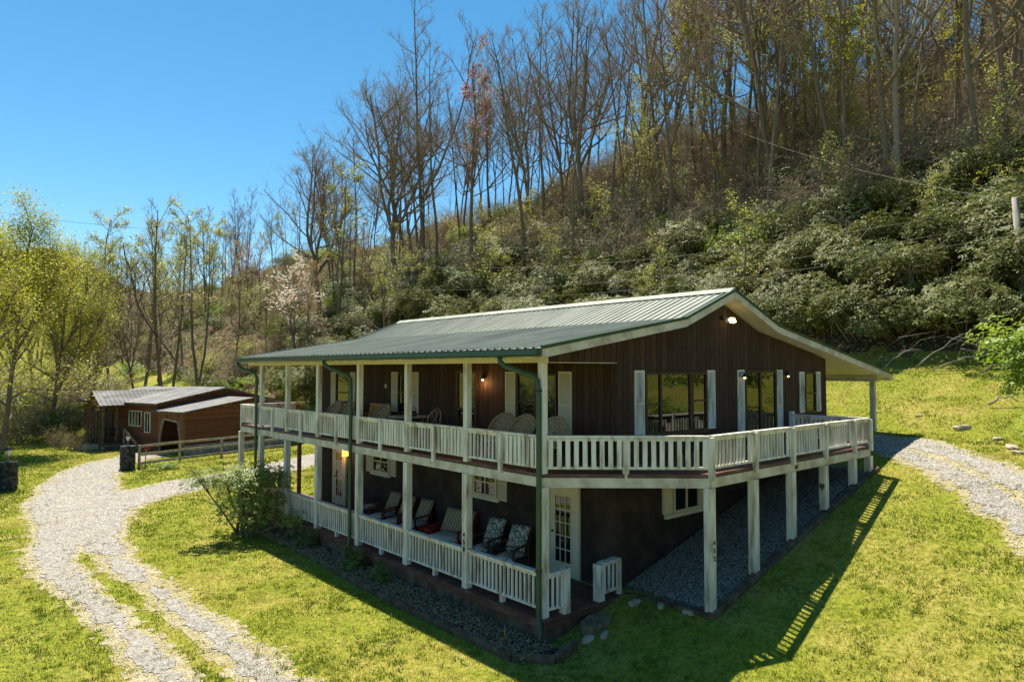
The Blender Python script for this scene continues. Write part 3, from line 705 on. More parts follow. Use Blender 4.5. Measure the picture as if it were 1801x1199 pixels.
# ------------------------------------------------------------------ porch furniture
def cushion(m, x0, x1, y0, y1, z0, z1, n=6, puff=.025, mi=0):
    """soft box: grid with bulging top"""
    k = len(m.v); vs = []; fs = []
    for s_, z in ((1, z1), (-1, z0)):
        for i in range(n+1):
            for j in range(n+1):
                u, v = i/n, j/n; e = (1-(2*u-1)**6)*(1-(2*v-1)**6)
                tuft = .012*math.cos(u*2*PI*2)*math.cos(v*2*PI*2)
                vs.append((x0+(x1-x0)*u, y0+(y1-y0)*v, (z0+z1)/2+s_*((z1-z0)/2*(.35+.65*e)+puff*e*.5+tuft*e)))
    q = (n+1)**2
    for i in range(n):
        for j in range(n):
            a = i*(n+1)+j; fs.append((a, a+n+1, a+n+2, a+1)); fs.append((q+a, q+a+1, q+a+n+2, q+a+n+1))
    for i in range(n):
        fs.append((i, i+1, q+i+1, q+i)); b = n*(n+1); fs.append((b+i+1, b+i, q+b+i, q+b+i+1))
        c = i*(n+1); fs.append((c+n+1, c, q+c, q+c+n+1)); d = i*(n+1)+n; fs.append((d, d+n+1, q+d+n+1, q+d))
    m.add(vs, fs, mi)
def armchair(name, loc, rz, wd, frame, fab, seatfab, label, cat='chair', group=None, z0=0, rock=False):
    r = empty(name, (*loc, z0), rz, label, cat, group); h = wd/2       # faces -x
    m = MB()
    for y in (-h, h):
        m.bar((-.34, y, 0), (-.34, y, .60), .05, .05); m.bar((.30, y, 0), (.34, y, .66), .05, .05)
        m.bar((-.40, y, .61), (.38, y, .64), .075, .03); m.bar((-.34, y, .30), (.32, y, .27), .035, .07)
        if rock: m.tube([(-.5, y, .09), (-.25, y, .03), (0, y, .012), (.25, y, .03), (.5, y, .09)], .02, 6)
    m.bar((-.34, -h, .30), (-.34, h, .30), .035, .09); m.bar((.32, -h, .27), (.32, h, .27), .035, .07)
    m.build('frame', frame, r, bevel=.004)
    m = MB()
    n = 6
    for i in range(n): y = -h+.06+(2*h-.12)*i/(n-1); m.bar((.24, y, .30), (.60, y, .95), .06, .018)
    m.bar((.60, -h+.02, .94), (.60, h-.02, .94), .05, .06)
    m.build('backrest', frame, r)
    m = MB(); m.box(-.34, -h+.03, .315, .30, h-.03, .335); m.build('seat', frame, r)
    m = MB(); cushion(m, -.37, .26, -h+.03, h-.03, .34, .44); m.build('seat_cushion', seatfab, r, smooth=True)
    m = MB(); cushion(m, -.02, .62, -h+.05, h-.05, .0, .09)
    o = m.build('back_cushion', fab, r, smooth=True); o.rotation_euler = (0, -R(60), 0); o.location = (.24, 0, .44)
    return r
GP = 'cushioned chairs along the lower porch wall'
armchair('porch_chair', (1.50, 2.70), R(16), .62, 'chairbrown', 'floral', 'floral', 'floral cushioned brown armchair nearest the white french door', group=GP)
armchair('porch_chair', (1.60, 3.72), R(14), .62, 'chairbrown', 'floral', 'floral', 'floral cushioned brown armchair behind the small brown table', group=GP)
armchair('porch_loveseat', (1.55, 5.20), R(14), 1.10, 'red', 'striped', 'cushion', 'wide red wooden glider with striped back cushions on the lower porch', 'loveseat')
armchair('porch_chair', (1.68, 7.05), R(12), .60, 'darkred', 'striped', 'cushion', 'dark red chair with a striped back cushion beside the red side table', group=GP, rock=True)
armchair('porch_chair', (1.60, 7.85), R(14), .58, 'darkred', 'striped', 'cushion', 'dark red rocking chair with a tan back, half behind a white porch post', group=GP, rock=True)
armchair('porch_chair', (1.62, 8.70), R(10), .60, 'darkred', 'wicker', 'cushion', 'dark red rocking chair with a plain tan back pad under the lower window', group=GP, rock=True)
# round-backed metal chair at the far end of the row
r = empty('metal_chair', (1.72, 9.85, 0), R(-10), 'dark metal chair with a round open back at the far end of the porch row', 'chair')
m = MB()
for y in (-.24, .24): m.tube([(-.24, y, 0), (-.22, y, .42)], .014, 6); m.tube([(.28, y, 0), (.22, y, .42), (.30, y*.95, .7)], .014, 6); m.tube([(-.24, y, .62), (.0, y*1.1, .65), (.27, y, .64)], .014, 6); m.tube([(-.22, y, .42), (-.24, y, .62)], .012, 6)
m.build('frame', 'black', r, smooth=True)
m = MB(); m.tube([(.28+.10*math.sin(t)*.3+.05, .25*math.cos(t), .78+.24*math.sin(t)) for t in np.linspace(0, 2*PI, 25)], .013, 6)
for k in range(-2, 3): y = k*.09; hh = .23*math.sqrt(max(.05, 1-(y/.25)**2)); m.tube([(.32, y, .78-hh), (.34, y, .78+hh)], .007, 5)
m.build('backrest', 'black', r, smooth=True)
m = MB(); cushion(m, -.26, .24, -.25, .25, .42, .49); m.build('seat_cushion', 'cushion', r, smooth=True)
def side_table(name, loc, z0, wd, ln, ht, mat, label, rz=0):
    r = empty(name, (*loc, z0), rz, label, 'table')
    m = MB(); n = 4
    for i in range(n): m.box(-wd/2+i*wd/n+.004, -ln/2, ht-.025, -wd/2+(i+1)*wd/n-.004, ln/2, ht)
    m.build('tabletop', mat, r, bevel=.003)
    for sx in (-1, 1):
        for sy in (-1, 1): MB().bar((sx*(wd/2-.04), sy*(ln/2-.04), 0), (sx*(wd/2-.04), sy*(ln/2-.04), ht-.026), .045, .045).build('leg', mat, r)
    MB().bar((0, -ln/2+.06, ht-.07), (0, ln/2-.06, ht-.07), wd-.1, .05).build('apron', mat, r)
    return r
side_table('side_table', (1.62, 6.20), 0, .50, .52, .44, 'red', 'low bright red wooden side table between the glider and the striped chair', R(10))
side_table('side_table', (1.55, 3.22), 0, .52, .42, .46, 'chairbrown', 'small brown side table between the two floral armchairs', R(-10))
# upper deck : oval-backed wicker chairs
def wicker_chair(loc, rz, label):
    r = empty('wicker_chair', (*loc, 2.776), rz, label, 'chair', 'oval wicker chairs on the upper deck')
    m = MB(); nu, nv = 20, 7; vs = []; fs = []
    for i in range(nv+1):
        q = i/nv
        for j in range(nu):
            a = 2*PI*j/nu
            vs.append((.33*q*q*-1*.5, .40*q*math.cos(a), .48*q*math.sin(a)))
    for i in range(nv):
        for j in range(nu): fs.append((i*nu+j, i*nu+(j+1) % nu, (i+1)*nu+(j+1) % nu, (i+1)*nu+j))
    m.add(vs, fs)
    rim = [( -.165, .41*math.cos(t), .49*math.sin(t)) for t in np.linspace(0, 2*PI, 29)]; m.tube(rim, .022, 7)
    o = m.build('backrest', 'wicker', r, smooth=True); o.rotation_euler = (0, R(38), 0); o.location = (.20, 0, .66)
    s_ = o.modifiers.new('thick', 'SOLIDIFY'); s_.thickness = .02
    m = MB(); cushion(m, -.34, .18, -.27, .27, .36, .45); m.build('seat_cushion', 'cushion', r, smooth=True)
    m = MB()
    for sy in (-.2, .2): m.tube([(-.28, sy*1.3, 0), (-.14, sy, .36), (.16, sy, .36), (.30, sy*1.3, 0)], .014, 6)
    m.tube([(-.21, -.23, .18), (-.21, .23, .18)], .01, 5); m.tube([(.23, -.23, .18), (.23, .23, .18)], .01, 5)
    m.build('frame', 'palebark', r, smooth=True)
    r.scale = (.84, .84, .84); return r
for x, y, rz, l in ((1.35, 2.95, .15, 'oval wicker chair by the left window shutter, third from the deck corner'), (1.35, 2.18, .2, 'oval wicker chair half behind the corner downspout'), (1.30, 1.15, .25, 'oval wicker chair nearest the open corner of the upper deck'),
                    (1.35, 11.75, .1, 'oval wicker chair at the far left end of the upper deck'), (1.35, 10.85, .1, 'oval wicker chair behind the middle downspout, second from far left'), (1.35, 8.62, .1, 'oval wicker chair beside the orange slatted chair')):
    wicker_chair((x, y), rz, l)
r = empty('slatted_bench', (1.55, 9.55, 2.776), 0, 'orange stained wooden slat-back bench on the upper deck', 'bench')
m = MB()
for i in range(11): y = -.45+i*.09; m.bar((.20, y, .42), (.32, y, .92), .05, .018)
m.bar((.32, -.5, .92), (.32, .5, .92), .03, .07); m.bar((.2, -.5, .44), (.2, .5, .44), .03, .06); m.build('backrest', 'orangewood', r)
m = MB()
for i in range(5): m.box(-.28+i*.1, -.5, .40, -.20+i*.1, .5, .42)
m.build('seat', 'orangewood', r)
for sx in (-.25, .2):
    for sy in (-.47, .47): MB().bar((sx, sy, 0), (sx, sy, .62 if sx < 0 else .45), .05, .05).build('leg', 'orangewood', r)
m = MB(); m.bar((-.28, -.47, .63), (.28, -.47, .63), .07, .03); m.bar((-.28, .47, .63), (.28, .47, .63), .07, .03); m.build('armrest', 'orangewood', r)
r = empty('patio_table', (1.35, 6.95, 2.776), 0, 'round glass patio table with a wrought metal rim on the upper deck', 'table')
m = MB(); m.lathe([(0, .70), (.58, .70), (.585, .708), (.58, .716), (0, .716)], n=32); m.build('tabletop', 'lampglass', r)
m = MB(); m.tube([(.59*math.cos(t), .59*math.sin(t), .70) for t in np.linspace(0, 2*PI, 33)], .016, 6); m.build('rim', 'palebark', r, smooth=True)
for k in range(4):
    a = PI/4+k*PI/2; c, s_ = math.cos(a), math.sin(a); MB().tube([(.42*c, .42*s_, 0), (.30*c, .30*s_, .3), (.45*c, .45*s_, .69)], .014, 6).build('leg', 'palebark', r, smooth=True)
def loop_chair(loc, rz, label):
    r = empty('iron_chair', (*loc, 2.776), rz, label, 'chair', 'wrought iron chairs at the glass table')
    m = MB(); m.tube([(.2, -.2, .42), (.27, -.2, .75), (.30, -.12, .88), (.30, 0, .92), (.30, .12, .88), (.27, .2, .75), (.2, .2, .42)], .013, 6)
    for y in (-.08, .08): m.tube([(.21, y, .44), (.27, y*.3, .68), (.29, y, .87)], .009, 5)
    m.build('backrest', 'palebark', r, smooth=True)
    m = MB(); m.lathe([(0, .42), (.22, .42), (.235, .43), (.22, .445), (0, .445)], n=18); m.build('seat', 'cushion', r)
    for sx in (-1, 1):
        for sy in (-1, 1): MB().tube([(sx*.16, sy*.16, .42), (sx*.2, sy*.2, 0)], .012, 6).build('leg', 'palebark', r)
    return r
loop_chair((1.30, 7.95), R(90), 'wrought iron chair on the left side of the glass patio table')
loop_chair((1.42, 6.00), R(-95), 'wrought iron chair on the right side of the glass patio table')
loop_chair((1.95, 6.8), R(5), 'wrought iron chair between the glass patio table and the wall')
m = MB(); m.lathe([(0, 0), (.09, 0), (.10, .05), (.06, .13), (.02, .15), (0, .16)], n=14); m.tube([(0, -.09, .08), (0, -.12, .2), (0, 0, .25), (0, .12, .2), (0, .09, .08)], .01, 6)
o = m.build('kettle', 'black', smooth=True); o.location = (1.45, 6.85, 2.776+.717); tag(o, 'black kettle with a loop handle on the glass patio table', 'kettle')

# step stones at the porch corner
def blob(name, c, sz, mat, label, cat, group=None, seed=0, rz=0, n1=7, n2=10):
    rr = random.Random(seed); m = MB(); vs = []; fs = []
    for i in range(n1+1):
        th = PI*i/n1
        for j in range(n2):
            ph = 2*PI*j/n2; k = 1+rr.uniform(-.16, .16)
            sg = lambda v: math.copysign(abs(v)**.6, v)
            vs.append((sz[0]*sg(math.sin(th)*math.cos(ph))*k, sz[1]*sg(math.sin(th)*math.sin(ph))*k, sz[2]*sg(math.cos(th))*(1+rr.uniform(-.1, .1))))
    for i in range(n1):
        for j in range(n2): fs.append((i*n2+j, (i+1)*n2+j, (i+1)*n2+(j+1) % n2, i*n2+(j+1) % n2))
    o = m.add(vs, fs).build(name, mat); o.location = c; o.rotation_euler = (rr.uniform(-.12, .12), rr.uniform(-.12, .12), rz)
    return tag(o, label, cat, group)
def slab(name, c, rx, ry, h, mat, label, seed, rz, tilt=.05):
    rr = random.Random(seed); n = 9; m = MB(); a = [(2*PI*k/n+rr.uniform(-.2, .2)) for k in range(n)]; q = [rr.uniform(.78, 1.1) for _ in a]
    lo = [(rx*q_*math.cos(t), ry*q_*math.sin(t), -.06) for t, q_ in zip(a, q)]; hi = [(x*.95+rr.uniform(-.01, .01), y*.95, h+rr.uniform(-.008, .008)) for x, y, z in lo]; tp = [(x*.45, y*.45, h+.012+rr.uniform(-.01, .01)) for x, y, z in lo]
    m.add(lo+hi+tp, [(k, (k+1) % n, n+(k+1) % n, n+k) for k in range(n)]+[(n+k, n+(k+1) % n, 2*n+(k+1) % n, 2*n+k) for k in range(n)]+[tuple(range(2*n, 3*n))])
    o = m.build(name, mat, bevel=.008); o.location = c; o.rotation_euler = (tilt, -tilt, rz); return tag(o, label, 'stone')
slab('step_stone', (.98, -.48, float(H(.98, -.5))+.02), .44, .26, .12, 'stone', 'large flat brown stone laid as a step below the porch opening', 3, .25)
slab('flat_stone', (.55, -.66, float(H(.55, -.66))), .20, .10, .05, 'palestone', 'small pale flat stone left of the big step stone', 4, .1)
slab('flat_stone', (.84, -.84, float(H(.84, -.84))), .16, .09, .045, 'palestone', 'small pale flat stone in front of the big step stone', 5, .4)
for i, (x, y, s_, l) in enumerate([(2.05, -.62, .16, 'orange brown stone at the lower left edge of the grey gravel bed'), (2.22, -1.15, .12, 'rough stone between the gravel bed timber and the lawn'), (2.28, -1.75, .13, 'rough stone beside the foot of the corner deck post'),
        (17.4, -2.3, .26, 'pale slab of stone lying on the grass bank'), (16.2, -3.6, .20, 'pale stone in the driveway bank, left of the washed-out hollow'), (14.7, -4.3, .26, 'grey stone at the washed-out hollow beside the right driveway'), (14.0, -4.6, .18, 'small grey stone below the hollow beside the right driveway'), (18.2, -.7, .13, 'flat stone at the lower edge of the grass bank')]):
    blob('stone', (x, y, float(H(x, y))+s_*.05), (s_, s_*.6, s_*.4), 'palestone', l, 'stone', seed=20+i, rz=i*.7)
# marker stake in the bed
m = MB(); m.bar((-.62, .42, float(H(-.6, .4))), (-.60, .44, float(H(-.6, .4))+.32), .03, .015); tag(m.build('marker_stake', 'orangewood'), 'small yellow stake standing in the near end of the flower bed', 'stake')

# ------------------------------------------------------------------ gate pillars, lantern posts, fences
def pillar(x, y, label, l2):
    z = float(H(x, y)); r = empty('stone_pillar', (x, y, z), .3, label, 'pillar', 'round stone gate pillars')
    rr = random.Random(int(x*10)); m = MB(); prof = [(.0, -.1), (.36, -.1)]
    for i in range(12): prof += [(.36+rr.uniform(-.02, .02), i*.105), (.375+rr.uniform(-.02, .02), i*.105+.05)]
    prof += [(.36, 1.26), (.0, 1.28)]; m.lathe(prof, n=20); m.build('column', 'blackstone', r)
    q = empty('gate_lantern', (x, y, z+1.275), .2, l2, 'lantern', 'lanterns on the gate pillars')
    m = MB(); m.lathe([(.05, 0), (.03, .05), (.022, .10), (.022, .24), (.05, .26)], n=10); m.build('stem', 'palebark', q)
    m = MB(); m.lathe([(.06, .26), (.11, .42), (.12, .50), (.10, .52)], n=6); m.build('globe', 'lampglass', q)
    m = MB(); m.lathe([(.05, .255), (.065, .27), (.05, .285)], n=6)
    for k in range(6):
        a = 2*PI*k/6; m.tube([(.06*math.cos(a), .06*math.sin(a), .27), (.122*math.cos(a), .122*math.sin(a), .51)], .006, 4)
    m.lathe([(.14, .50), (.15, .52), (.07, .62), (.02, .65), (.02, .69), (0, .70)], n=6); m.build('cap', 'black', q)
M['blackstone'] = pmat('dark_stacked_stone', [(.012, .012, .012), (.035, .034, .032), (.11, .105, .10)], 7, .8, .9, 16, detail=3, bdist=.06)
pillar(-.62, 31.2, 'dark round stone gate pillar at the end of the rail fence', 'lantern on the pillar at the end of the rail fence')
pillar(-6.05, 27.9, 'dark round stone gate pillar by the left edge of the photo', 'lantern on the pillar by the left edge of the photo')
def railfence(pts, label, nrail=3, ht=1.18, mat='greywood'):
    r = empty('rail_fence', (pts[0][0], pts[0][1], float(H(*pts[0]))), 0, label, 'fence', None); inv = Matrix.Translation((-pts[0][0], -pts[0][1], -float(H(*pts[0]))))
    for i, p in enumerate(pts):
        z = float(H(*p)); o = MB().box(p[0]-.06, p[1]-.06, z-.2, p[0]+.06, p[1]+.06, z+ht+.04).build('fence_post', mat, r, bevel=.01); o.matrix_parent_inverse = inv
    for a, b in zip(pts[:-1], pts[1:]):
        za, zb = float(H(*a)), float(H(*b))
        for k in range(nrail):
            h = ht*(k+.55)/(nrail-.45)*.98
            j = random.uniform(-.02, .02)
            o = MB().bar((a[0], a[1]-.08, za+h+j), (b[0], b[1]-.08, zb+h-j), .045, .14).build('rail', mat, r); o.matrix_parent_inverse = inv
railfence([(-.02, 31.4), (2.35, 32.6), (4.9, 33.3), (7.3, 34.2), (9.7, 35.2)], 'grey three-rail wooden fence in front of the brown cabin')
railfence([(-6.5, 28.1), (-9.0, 28.6)], 'short grey rail fence left of the far left gate pillar')
for x, y, l in ((.22, 31.1, 'small red sign board on the first post of the rail fence'), (-6.62, 27.9, 'small red sign board on the fence by the left edge of the photo')):
    z = float(H(x, y)); r = empty('sign_board', (x, y, z), .2, l, 'sign')
    MB().box(-.02, -.02, 0, .02, .02, 1.1).build('stake', 'greywood', r); MB().box(-.14, -.04, .98, .24, -.022, 1.16).build('board', 'red', r)
# steps of green ground cover by the fence
# ------------------------------------------------------------------ the cabin
A0 = R(15); CB = Vector((3.59, 36.05, -.55))
ub = Vector((math.cos(R(105)), math.sin(R(105)), 0)); vb = Vector((math.cos(A0), math.sin(A0), 0))
cabin = empty('cabin', tuple(CB), A0, 'low red brown wooden cabin with tin roofs behind the rail fence', 'cabin')
# local frame of the cabin: x = v (away to the right), y = u (away to the left)
def cb_(m, name, mat, **k): return m.build(name, mat, cabin, **k)
def gab(y, pts, zb, th, name, mat):
    p = [(pts[0][0], y, zb), (pts[-1][0], y, zb)]+[(x, y, z) for x, z in pts[::-1]]
    return cb_(MB().prism(p, (0, th, 0)), name, mat)
ADD = [(0, 2.66), (4.6, 3.34), (9.0, 2.66)]; MAIN = [(0, 3.12), (4.6, 3.98), (9.6, 2.85)]
gab(0, ADD, .62, .12, 'side_wall', 'cabin_siding')
cb_(MB().box(0, -.02, -.5, 9.0, .14, .61), 'foundation', 'concrete')
# addition front wall with the six-sided garage opening
m = MB(); o_ = [(.45, -.5), (.45, .75), (.75, 2.05), (2.45, 2.20), (2.85, .95), (2.85, -.5)]
outer = [(.12, -.5), (.12, .75), (.12, 2.62), (3.1, 2.62), (3.1, .95), (3.1, -.5)]
for i in range(5):
    a, b = o_[i], o_[i+1]; c, d = outer[i], outer[i+1]
    m.prism([(0, a[0], a[1]), (0, b[0], b[1]), (0, d[0], d[1]), (0, c[0], c[1])], (.10, 0, 0))
cb_(m, 'garage_wall', 'cabin_board')
m = MB()
for a, b in zip(o_[:-1], o_[1:]): m.bar((-.03, a[0], a[1]), (-.03, b[0], b[1]), .05, .10)
cb_(m, 'garage_door_frame', 'greywood')
cb_(MB().box(2.6, .14, -.45, 2.7, 3.2, 2.6), 'inner_wall', 'cabin_siding')
cb_(MB().box(0, .14, -.45, 2.6, 3.1, -.40), 'garage_floor', 'concrete')
cb_(MB().box(.02, 3.12, -.5, .14, 8.6, 3.06), 'front_wall', 'cabin_siding')
cb_(MB().box(.14, 3.12, -.5, 9.2, 3.24, 2.75), 'party_wall', 'cabin_siding')
gab(3.12, MAIN, 2.6, .10, 'gable_panel', 'cabin_siding'); gab(13.0, MAIN, -.5, .1, 'far_wall', 'cabin_siding')
cb_(MB().box(.02, 8.6, -.5, .14, 13.0, 3.06), 'porch_wall', 'cabin_siding')
cb_(MB().box(9.0, .1, -.5, 9.1, 13, 2.62), 'back_wall', 'cabin_siding')
def croof(pts, y0, y1, name, mat, over=.45):
    (xa, za), (xb, zb), (xc, zc) = pts
    s1 = (zb-za)/(xb-xa); s2 = (zb-zc)/(xc-xb)
    P = [(xa-over, za-over*s1+.06), (xb, zb+.06), (xc+over, zc-over*s2+.06)]
    o = cb_(ribbed([(x, z+.07) for x, z in P], y0, y1, .3, rib=.022), name, mat)
    m = MB()
    for (a, b), (c, d) in zip(P[:-1], P[1:]): m.prism([(a, y0+.02, b-.06), (c, y0+.02, d-.06), (c, y0+.02, d+.05), (a, y0+.02, b+.05)], (0, y1-y0-.04, 0))
    m.build('eaves', 'oldwood', o)
croof(ADD, -.35, 3.3, 'garage_roof', 'tin_old'); croof(MAIN, 2.75, 7.2, 'main_roof', 'tin')
croof([(0, 3.12), (4.6, 3.92), (9.6, 2.80)], 7.2, 13.2, 'main_roof', 'tin')
for (a, b, c, d, nm) in ((4.25, 5.35, 1.35, 2.35, 3), (3.55, 3.95, 1.05, 2.30, 1)):
    y0, y1, z0, z1 = (5.15, 6.75, 1.55, 2.60) if nm == 3 else (4.05, 4.75, 1.20, 2.55)
    f = MB(); f.box(-.03, y0, z0, .018, y0+.06, z1); f.box(-.03, y1-.06, z0, .018, y1, z1); f.box(-.028, y0+.06, z1-.06, .018, y1-.06, z1); f.box(-.028, y0+.06, z0, .018, y1-.06, z0+.06)
    for k in range(1, nm+1): yy = y0+(y1-y0)*k/(nm+1); f.box(-.025, yy-.025, z0+.06, .018, yy+.025, z1-.06)
    g = cb_(f, 'window', 'white'); MB().box(0, y0+.05, z0+.05, .016, y1-.05, z1-.05).build('pane', 'glass', g)
f = cb_(MB().box(-.03, 8.9, .4, .018, 9.8, 2.5), 'porch_door', 'brownframe')
# side porch : roof ridge runs out over the steps
PY0, PY1, PX = 6.7, 8.4, -1.75
m = MB(); ys_ = [PY0-.25, (PY0+PY1)/2, PY1+.25]; zs_ = [3.0, 3.95, 3.0]
def xr(pts, x0, x1, pitch, rib=.022):
    xs_ = []; n = int((x1-x0)/pitch)
    for i in range(n): a = x0+i*pitch; xs_ += [(a, 0), (a+pitch*.62, 0), (a+pitch*.70, rib), (a+pitch*.84, rib), (a+pitch*.92, 0)]
    xs_.append((x1, 0)); k = len(xs_); vs = [(xx, y, z+dz) for y, z in pts for xx, dz in xs_]
    return MB().add(vs, [(i*k+j, i*k+j+1, (i+1)*k+j+1, (i+1)*k+j) for i in range(len(pts)-1) for j in range(k-1)])
pr_ = cb_(xr(list(zip(ys_, zs_)), PX-.3, 4.6, .3), 'porch_roof', 'tin')
m = MB(); m.prism([(PX-.28, ys_[0], 2.9), (PX-.28, ys_[1], 3.85), (PX-.28, ys_[1], 3.94), (PX-.28, ys_[0], 2.99)], (4.6, 0, 0)); m.prism([(PX-.28, ys_[2], 2.9), (PX-.28, ys_[1], 3.85), (PX-.28, ys_[1], 3.94), (PX-.28, ys_[2], 2.99)], (4.6, 0, 0)); m.build('rafters', 'oldwood', pr_)
cb_(MB().prism([(PX-.05, PY0, 2.95), (PX-.05, PY1, 2.95), (PX-.05, ys_[1], 3.80)], (.06, 0, 0)), 'porch_gable', 'cabin_board')
cb_(MB().box(PX, PY0, .35, 0, PY1, .45), 'porch_deck', 'oldwood')
cb_(MB().box(PX+.05, PY0+.05, -.5, -.01, PY1-.05, .345), 'porch_skirt', 'greywood')
for x in (PX+.08, PX+.95):
    for y in (PY0+.08, PY1-.08): cb_(MB().box(x-.07, y-.07, .45, x+.07, y+.07, 2.95), 'porch_post', 'oldwood')
for y in np.linspace(PY0+.45, PY1-.4, 3): cb_(MB().box(PX+.02, y-.05, .45, PX+.12, y+.05, 2.95), 'porch_post', 'oldwood')
m = MB(); m.bar((PX+.08, PY0+.1, 1.35), (PX+.08, PY1, 1.35), .1, .05); m.bar((PX, PY1-.08, 1.35), (0, PY1-.08, 1.35), .1, .05)
for i in range(11): y = PY0+.15+i*.14; m.bar((PX+.08, y, .45), (PX+.08, y, 1.33), .03, .03)
cb_(m, 'porch_railing', 'chairbrown')
m = MB()
for i in range(5): m.box(PX+.15, PY0-.3-.3*i, -.5, PX+1.35, PY0-.3*i-.01, .28-.17*i)
cb_(m, 'steps', 'oldwood')
m = MB(); m.bar((PX+1.42, PY0, 1.35), (PX+1.42, PY0-1.6, .45), .06, .14); m.bar((PX+1.42, PY0-1.6, -.4), (PX+1.42, PY0-1.6, .5), .1, .1); m.bar((PX+1.42, PY0, .4), (PX+1.42, PY0, 1.4), .1, .1)
cb_(m, 'stair_rail', 'greywood')
cb_(MB().box(PX-.85, PY0+.3, -.5, PX-.05, PY0+1.9, .42), 'planter_box', 'greywood')
m = MB(); zz = -.42
for a, b in (((PX-1.1, PY0-1.0), (PX-1.3, PY1+.6)), ((PX-1.1, PY0-1.0), (PX+.8, PY0-1.9)), ((-.3, PY0-1.9), (-.3, PY0-3.2))): m.bar((a[0], a[1], zz), (b[0], b[1], zz), .14, .16)
cb_(m, 'edging_timber', 'oldwood')
cb_(MB().prism([(PX-.6, PY1+.30, 2.92), (PX-.6, PY1+1.5, 2.66), (PX-.6, PY1+1.5, 2.72), (PX-.6, PY1+.30, 2.98)], (2.9, 0, 0)), 'lean_to_roof', 'tin')
for x in (PX-.5, PX+1.2): cb_(MB().box(x-.05, PY1+1.35, -.5, x+.05, PY1+1.45, 2.68), 'porch_post', 'oldwood')
r = empty('barbecue_grill', tuple(CB+vb*(PX+1.1)+ub*(PY0+.8)+Vector((0, 0, .45))), 0, 'black covered barbecue grill on the cabin porch', 'grill')
m = MB(); m.lathe([(.0, .95), (.2, .92), (.30, .8), (.30, .62), (.2, .5), (0, .48)], n=14); m.build('lid', 'black', r, smooth=True)
m = MB()
for a in range(3): m.tube([(.12*math.cos(a*2.1), .12*math.sin(a*2.1), .55), (.3*math.cos(a*2.1), .3*math.sin(a*2.1), 0)], .015, 6)
m.build('leg', 'black', r)
# utility pole and wires
pz = float(H(26.2, -2.3))
r = empty('utility_pole', (26.2, -2.3, pz), 0, 'grey wooden utility pole at the right edge among the bushes', 'pole')
m = MB(); m.tube([(0, 0, -.5), (-.03, .10, 2), (-.06, .26, 12.2-pz)], [.17, .15, .125], 12); m.build('pole', 'palebark', r, smooth=True)
m = MB(); m.box(-.24, .1, 2.3, -.12, .26, 2.65); m.build('bracket', 'black', r)
def wire(a, b, sag, label, rad=.0065):
    a = Vector(a); b = Vector(b); pts = [a.lerp(b, t)-Vector((0, 0, sag*4*t*(1-t))) for t in np.linspace(0, 1, 21)]
    m = MB(); m.tube(pts, rad, 4); tag(m.build('power_line', 'wire'), label, 'wire', 'overhead wires')
M['wire'] = pmat('grey_wire', [(.10, .095, .085)], 3, .6)
pt = (26.14, -2.04, 12.0)
wire(pt, (20, 45, 14.5), 1.6, 'upper thin overhead wire crossing in front of the hillside bushes')
wire((26.14, -2.04, 10.6), (20, 45, 11.4), 1.3, 'lowest thin overhead wire just above the house roof')
wire((26.14, -2.04, 11.2), (20, 45, 12.2), 1.35, 'middle thin overhead wire just above the house roof')
wire((-6, 141, 33), (40, 120.5, 30.9), 1.2, 'long dark overhead wire against the blue sky at left', .035)
wire(pt, (44, 28, 30), 1.0, 'thin wire climbing the hillside above the bushes')

# ------------------------------------------------------------------ vegetation prototypes (numpy)
def tubes_np(segs, n):
    """segs : list of (points k*3, radii k)"""
    V = []; F = []; o = 0
    ang = np.arange(n)*2*PI/n; ca = np.cos(ang); sa = np.sin(ang)
    for P, rr in segs:
        P = np.asarray(P); k = len(P); d = np.gradient(P, axis=0); d /= np.linalg.norm(d, axis=1, keepdims=True)+1e-9
        ref = np.array([0, 0, 1.]) if abs(d[0, 2]) < .85 else np.array([1., 0, 0])
        r = np.cross(d, ref); r /= np.linalg.norm(r, axis=1, keepdims=True)+1e-9; u = np.cross(r, d)
        rr = np.asarray(rr)[:, None, None]
        v = P[:, None, :]+(r[:, None, :]*ca[None, :, None]+u[:, None, :]*sa[None, :, None])*rr
        V.append(v.reshape(-1, 3)); i = np.arange(k-1)[:, None]*n; j = np.arange(n)[None, :]; j2 = (j+1) % n
        F.append(np.stack([o+i+j, o+i+j2, o+i+n+j2, o+i+n+j], -1).reshape(-1, 4)); o += k*n
    return np.concatenate(V), np.concatenate(F)
def grow(r, p, d, L, rad, nseg, wob, up):
    P = [p]; d = d/np.linalg.norm(d); st = L/nseg
    for i in range(nseg):
        d = d+r.normal(0, wob, 3)+np.array([0, 0, up]); d /= np.linalg.norm(d); p = p+d*st; P.append(p)
    return np.array(P), np.linspace(rad, rad*.35, nseg+1)
def at(P, t):
    f = t*(len(P)-1); i = int(min(f, len(P)-2)); return P[i]*(1-f+i)+P[i+1]*(f-i), P[i+1]-P[i]
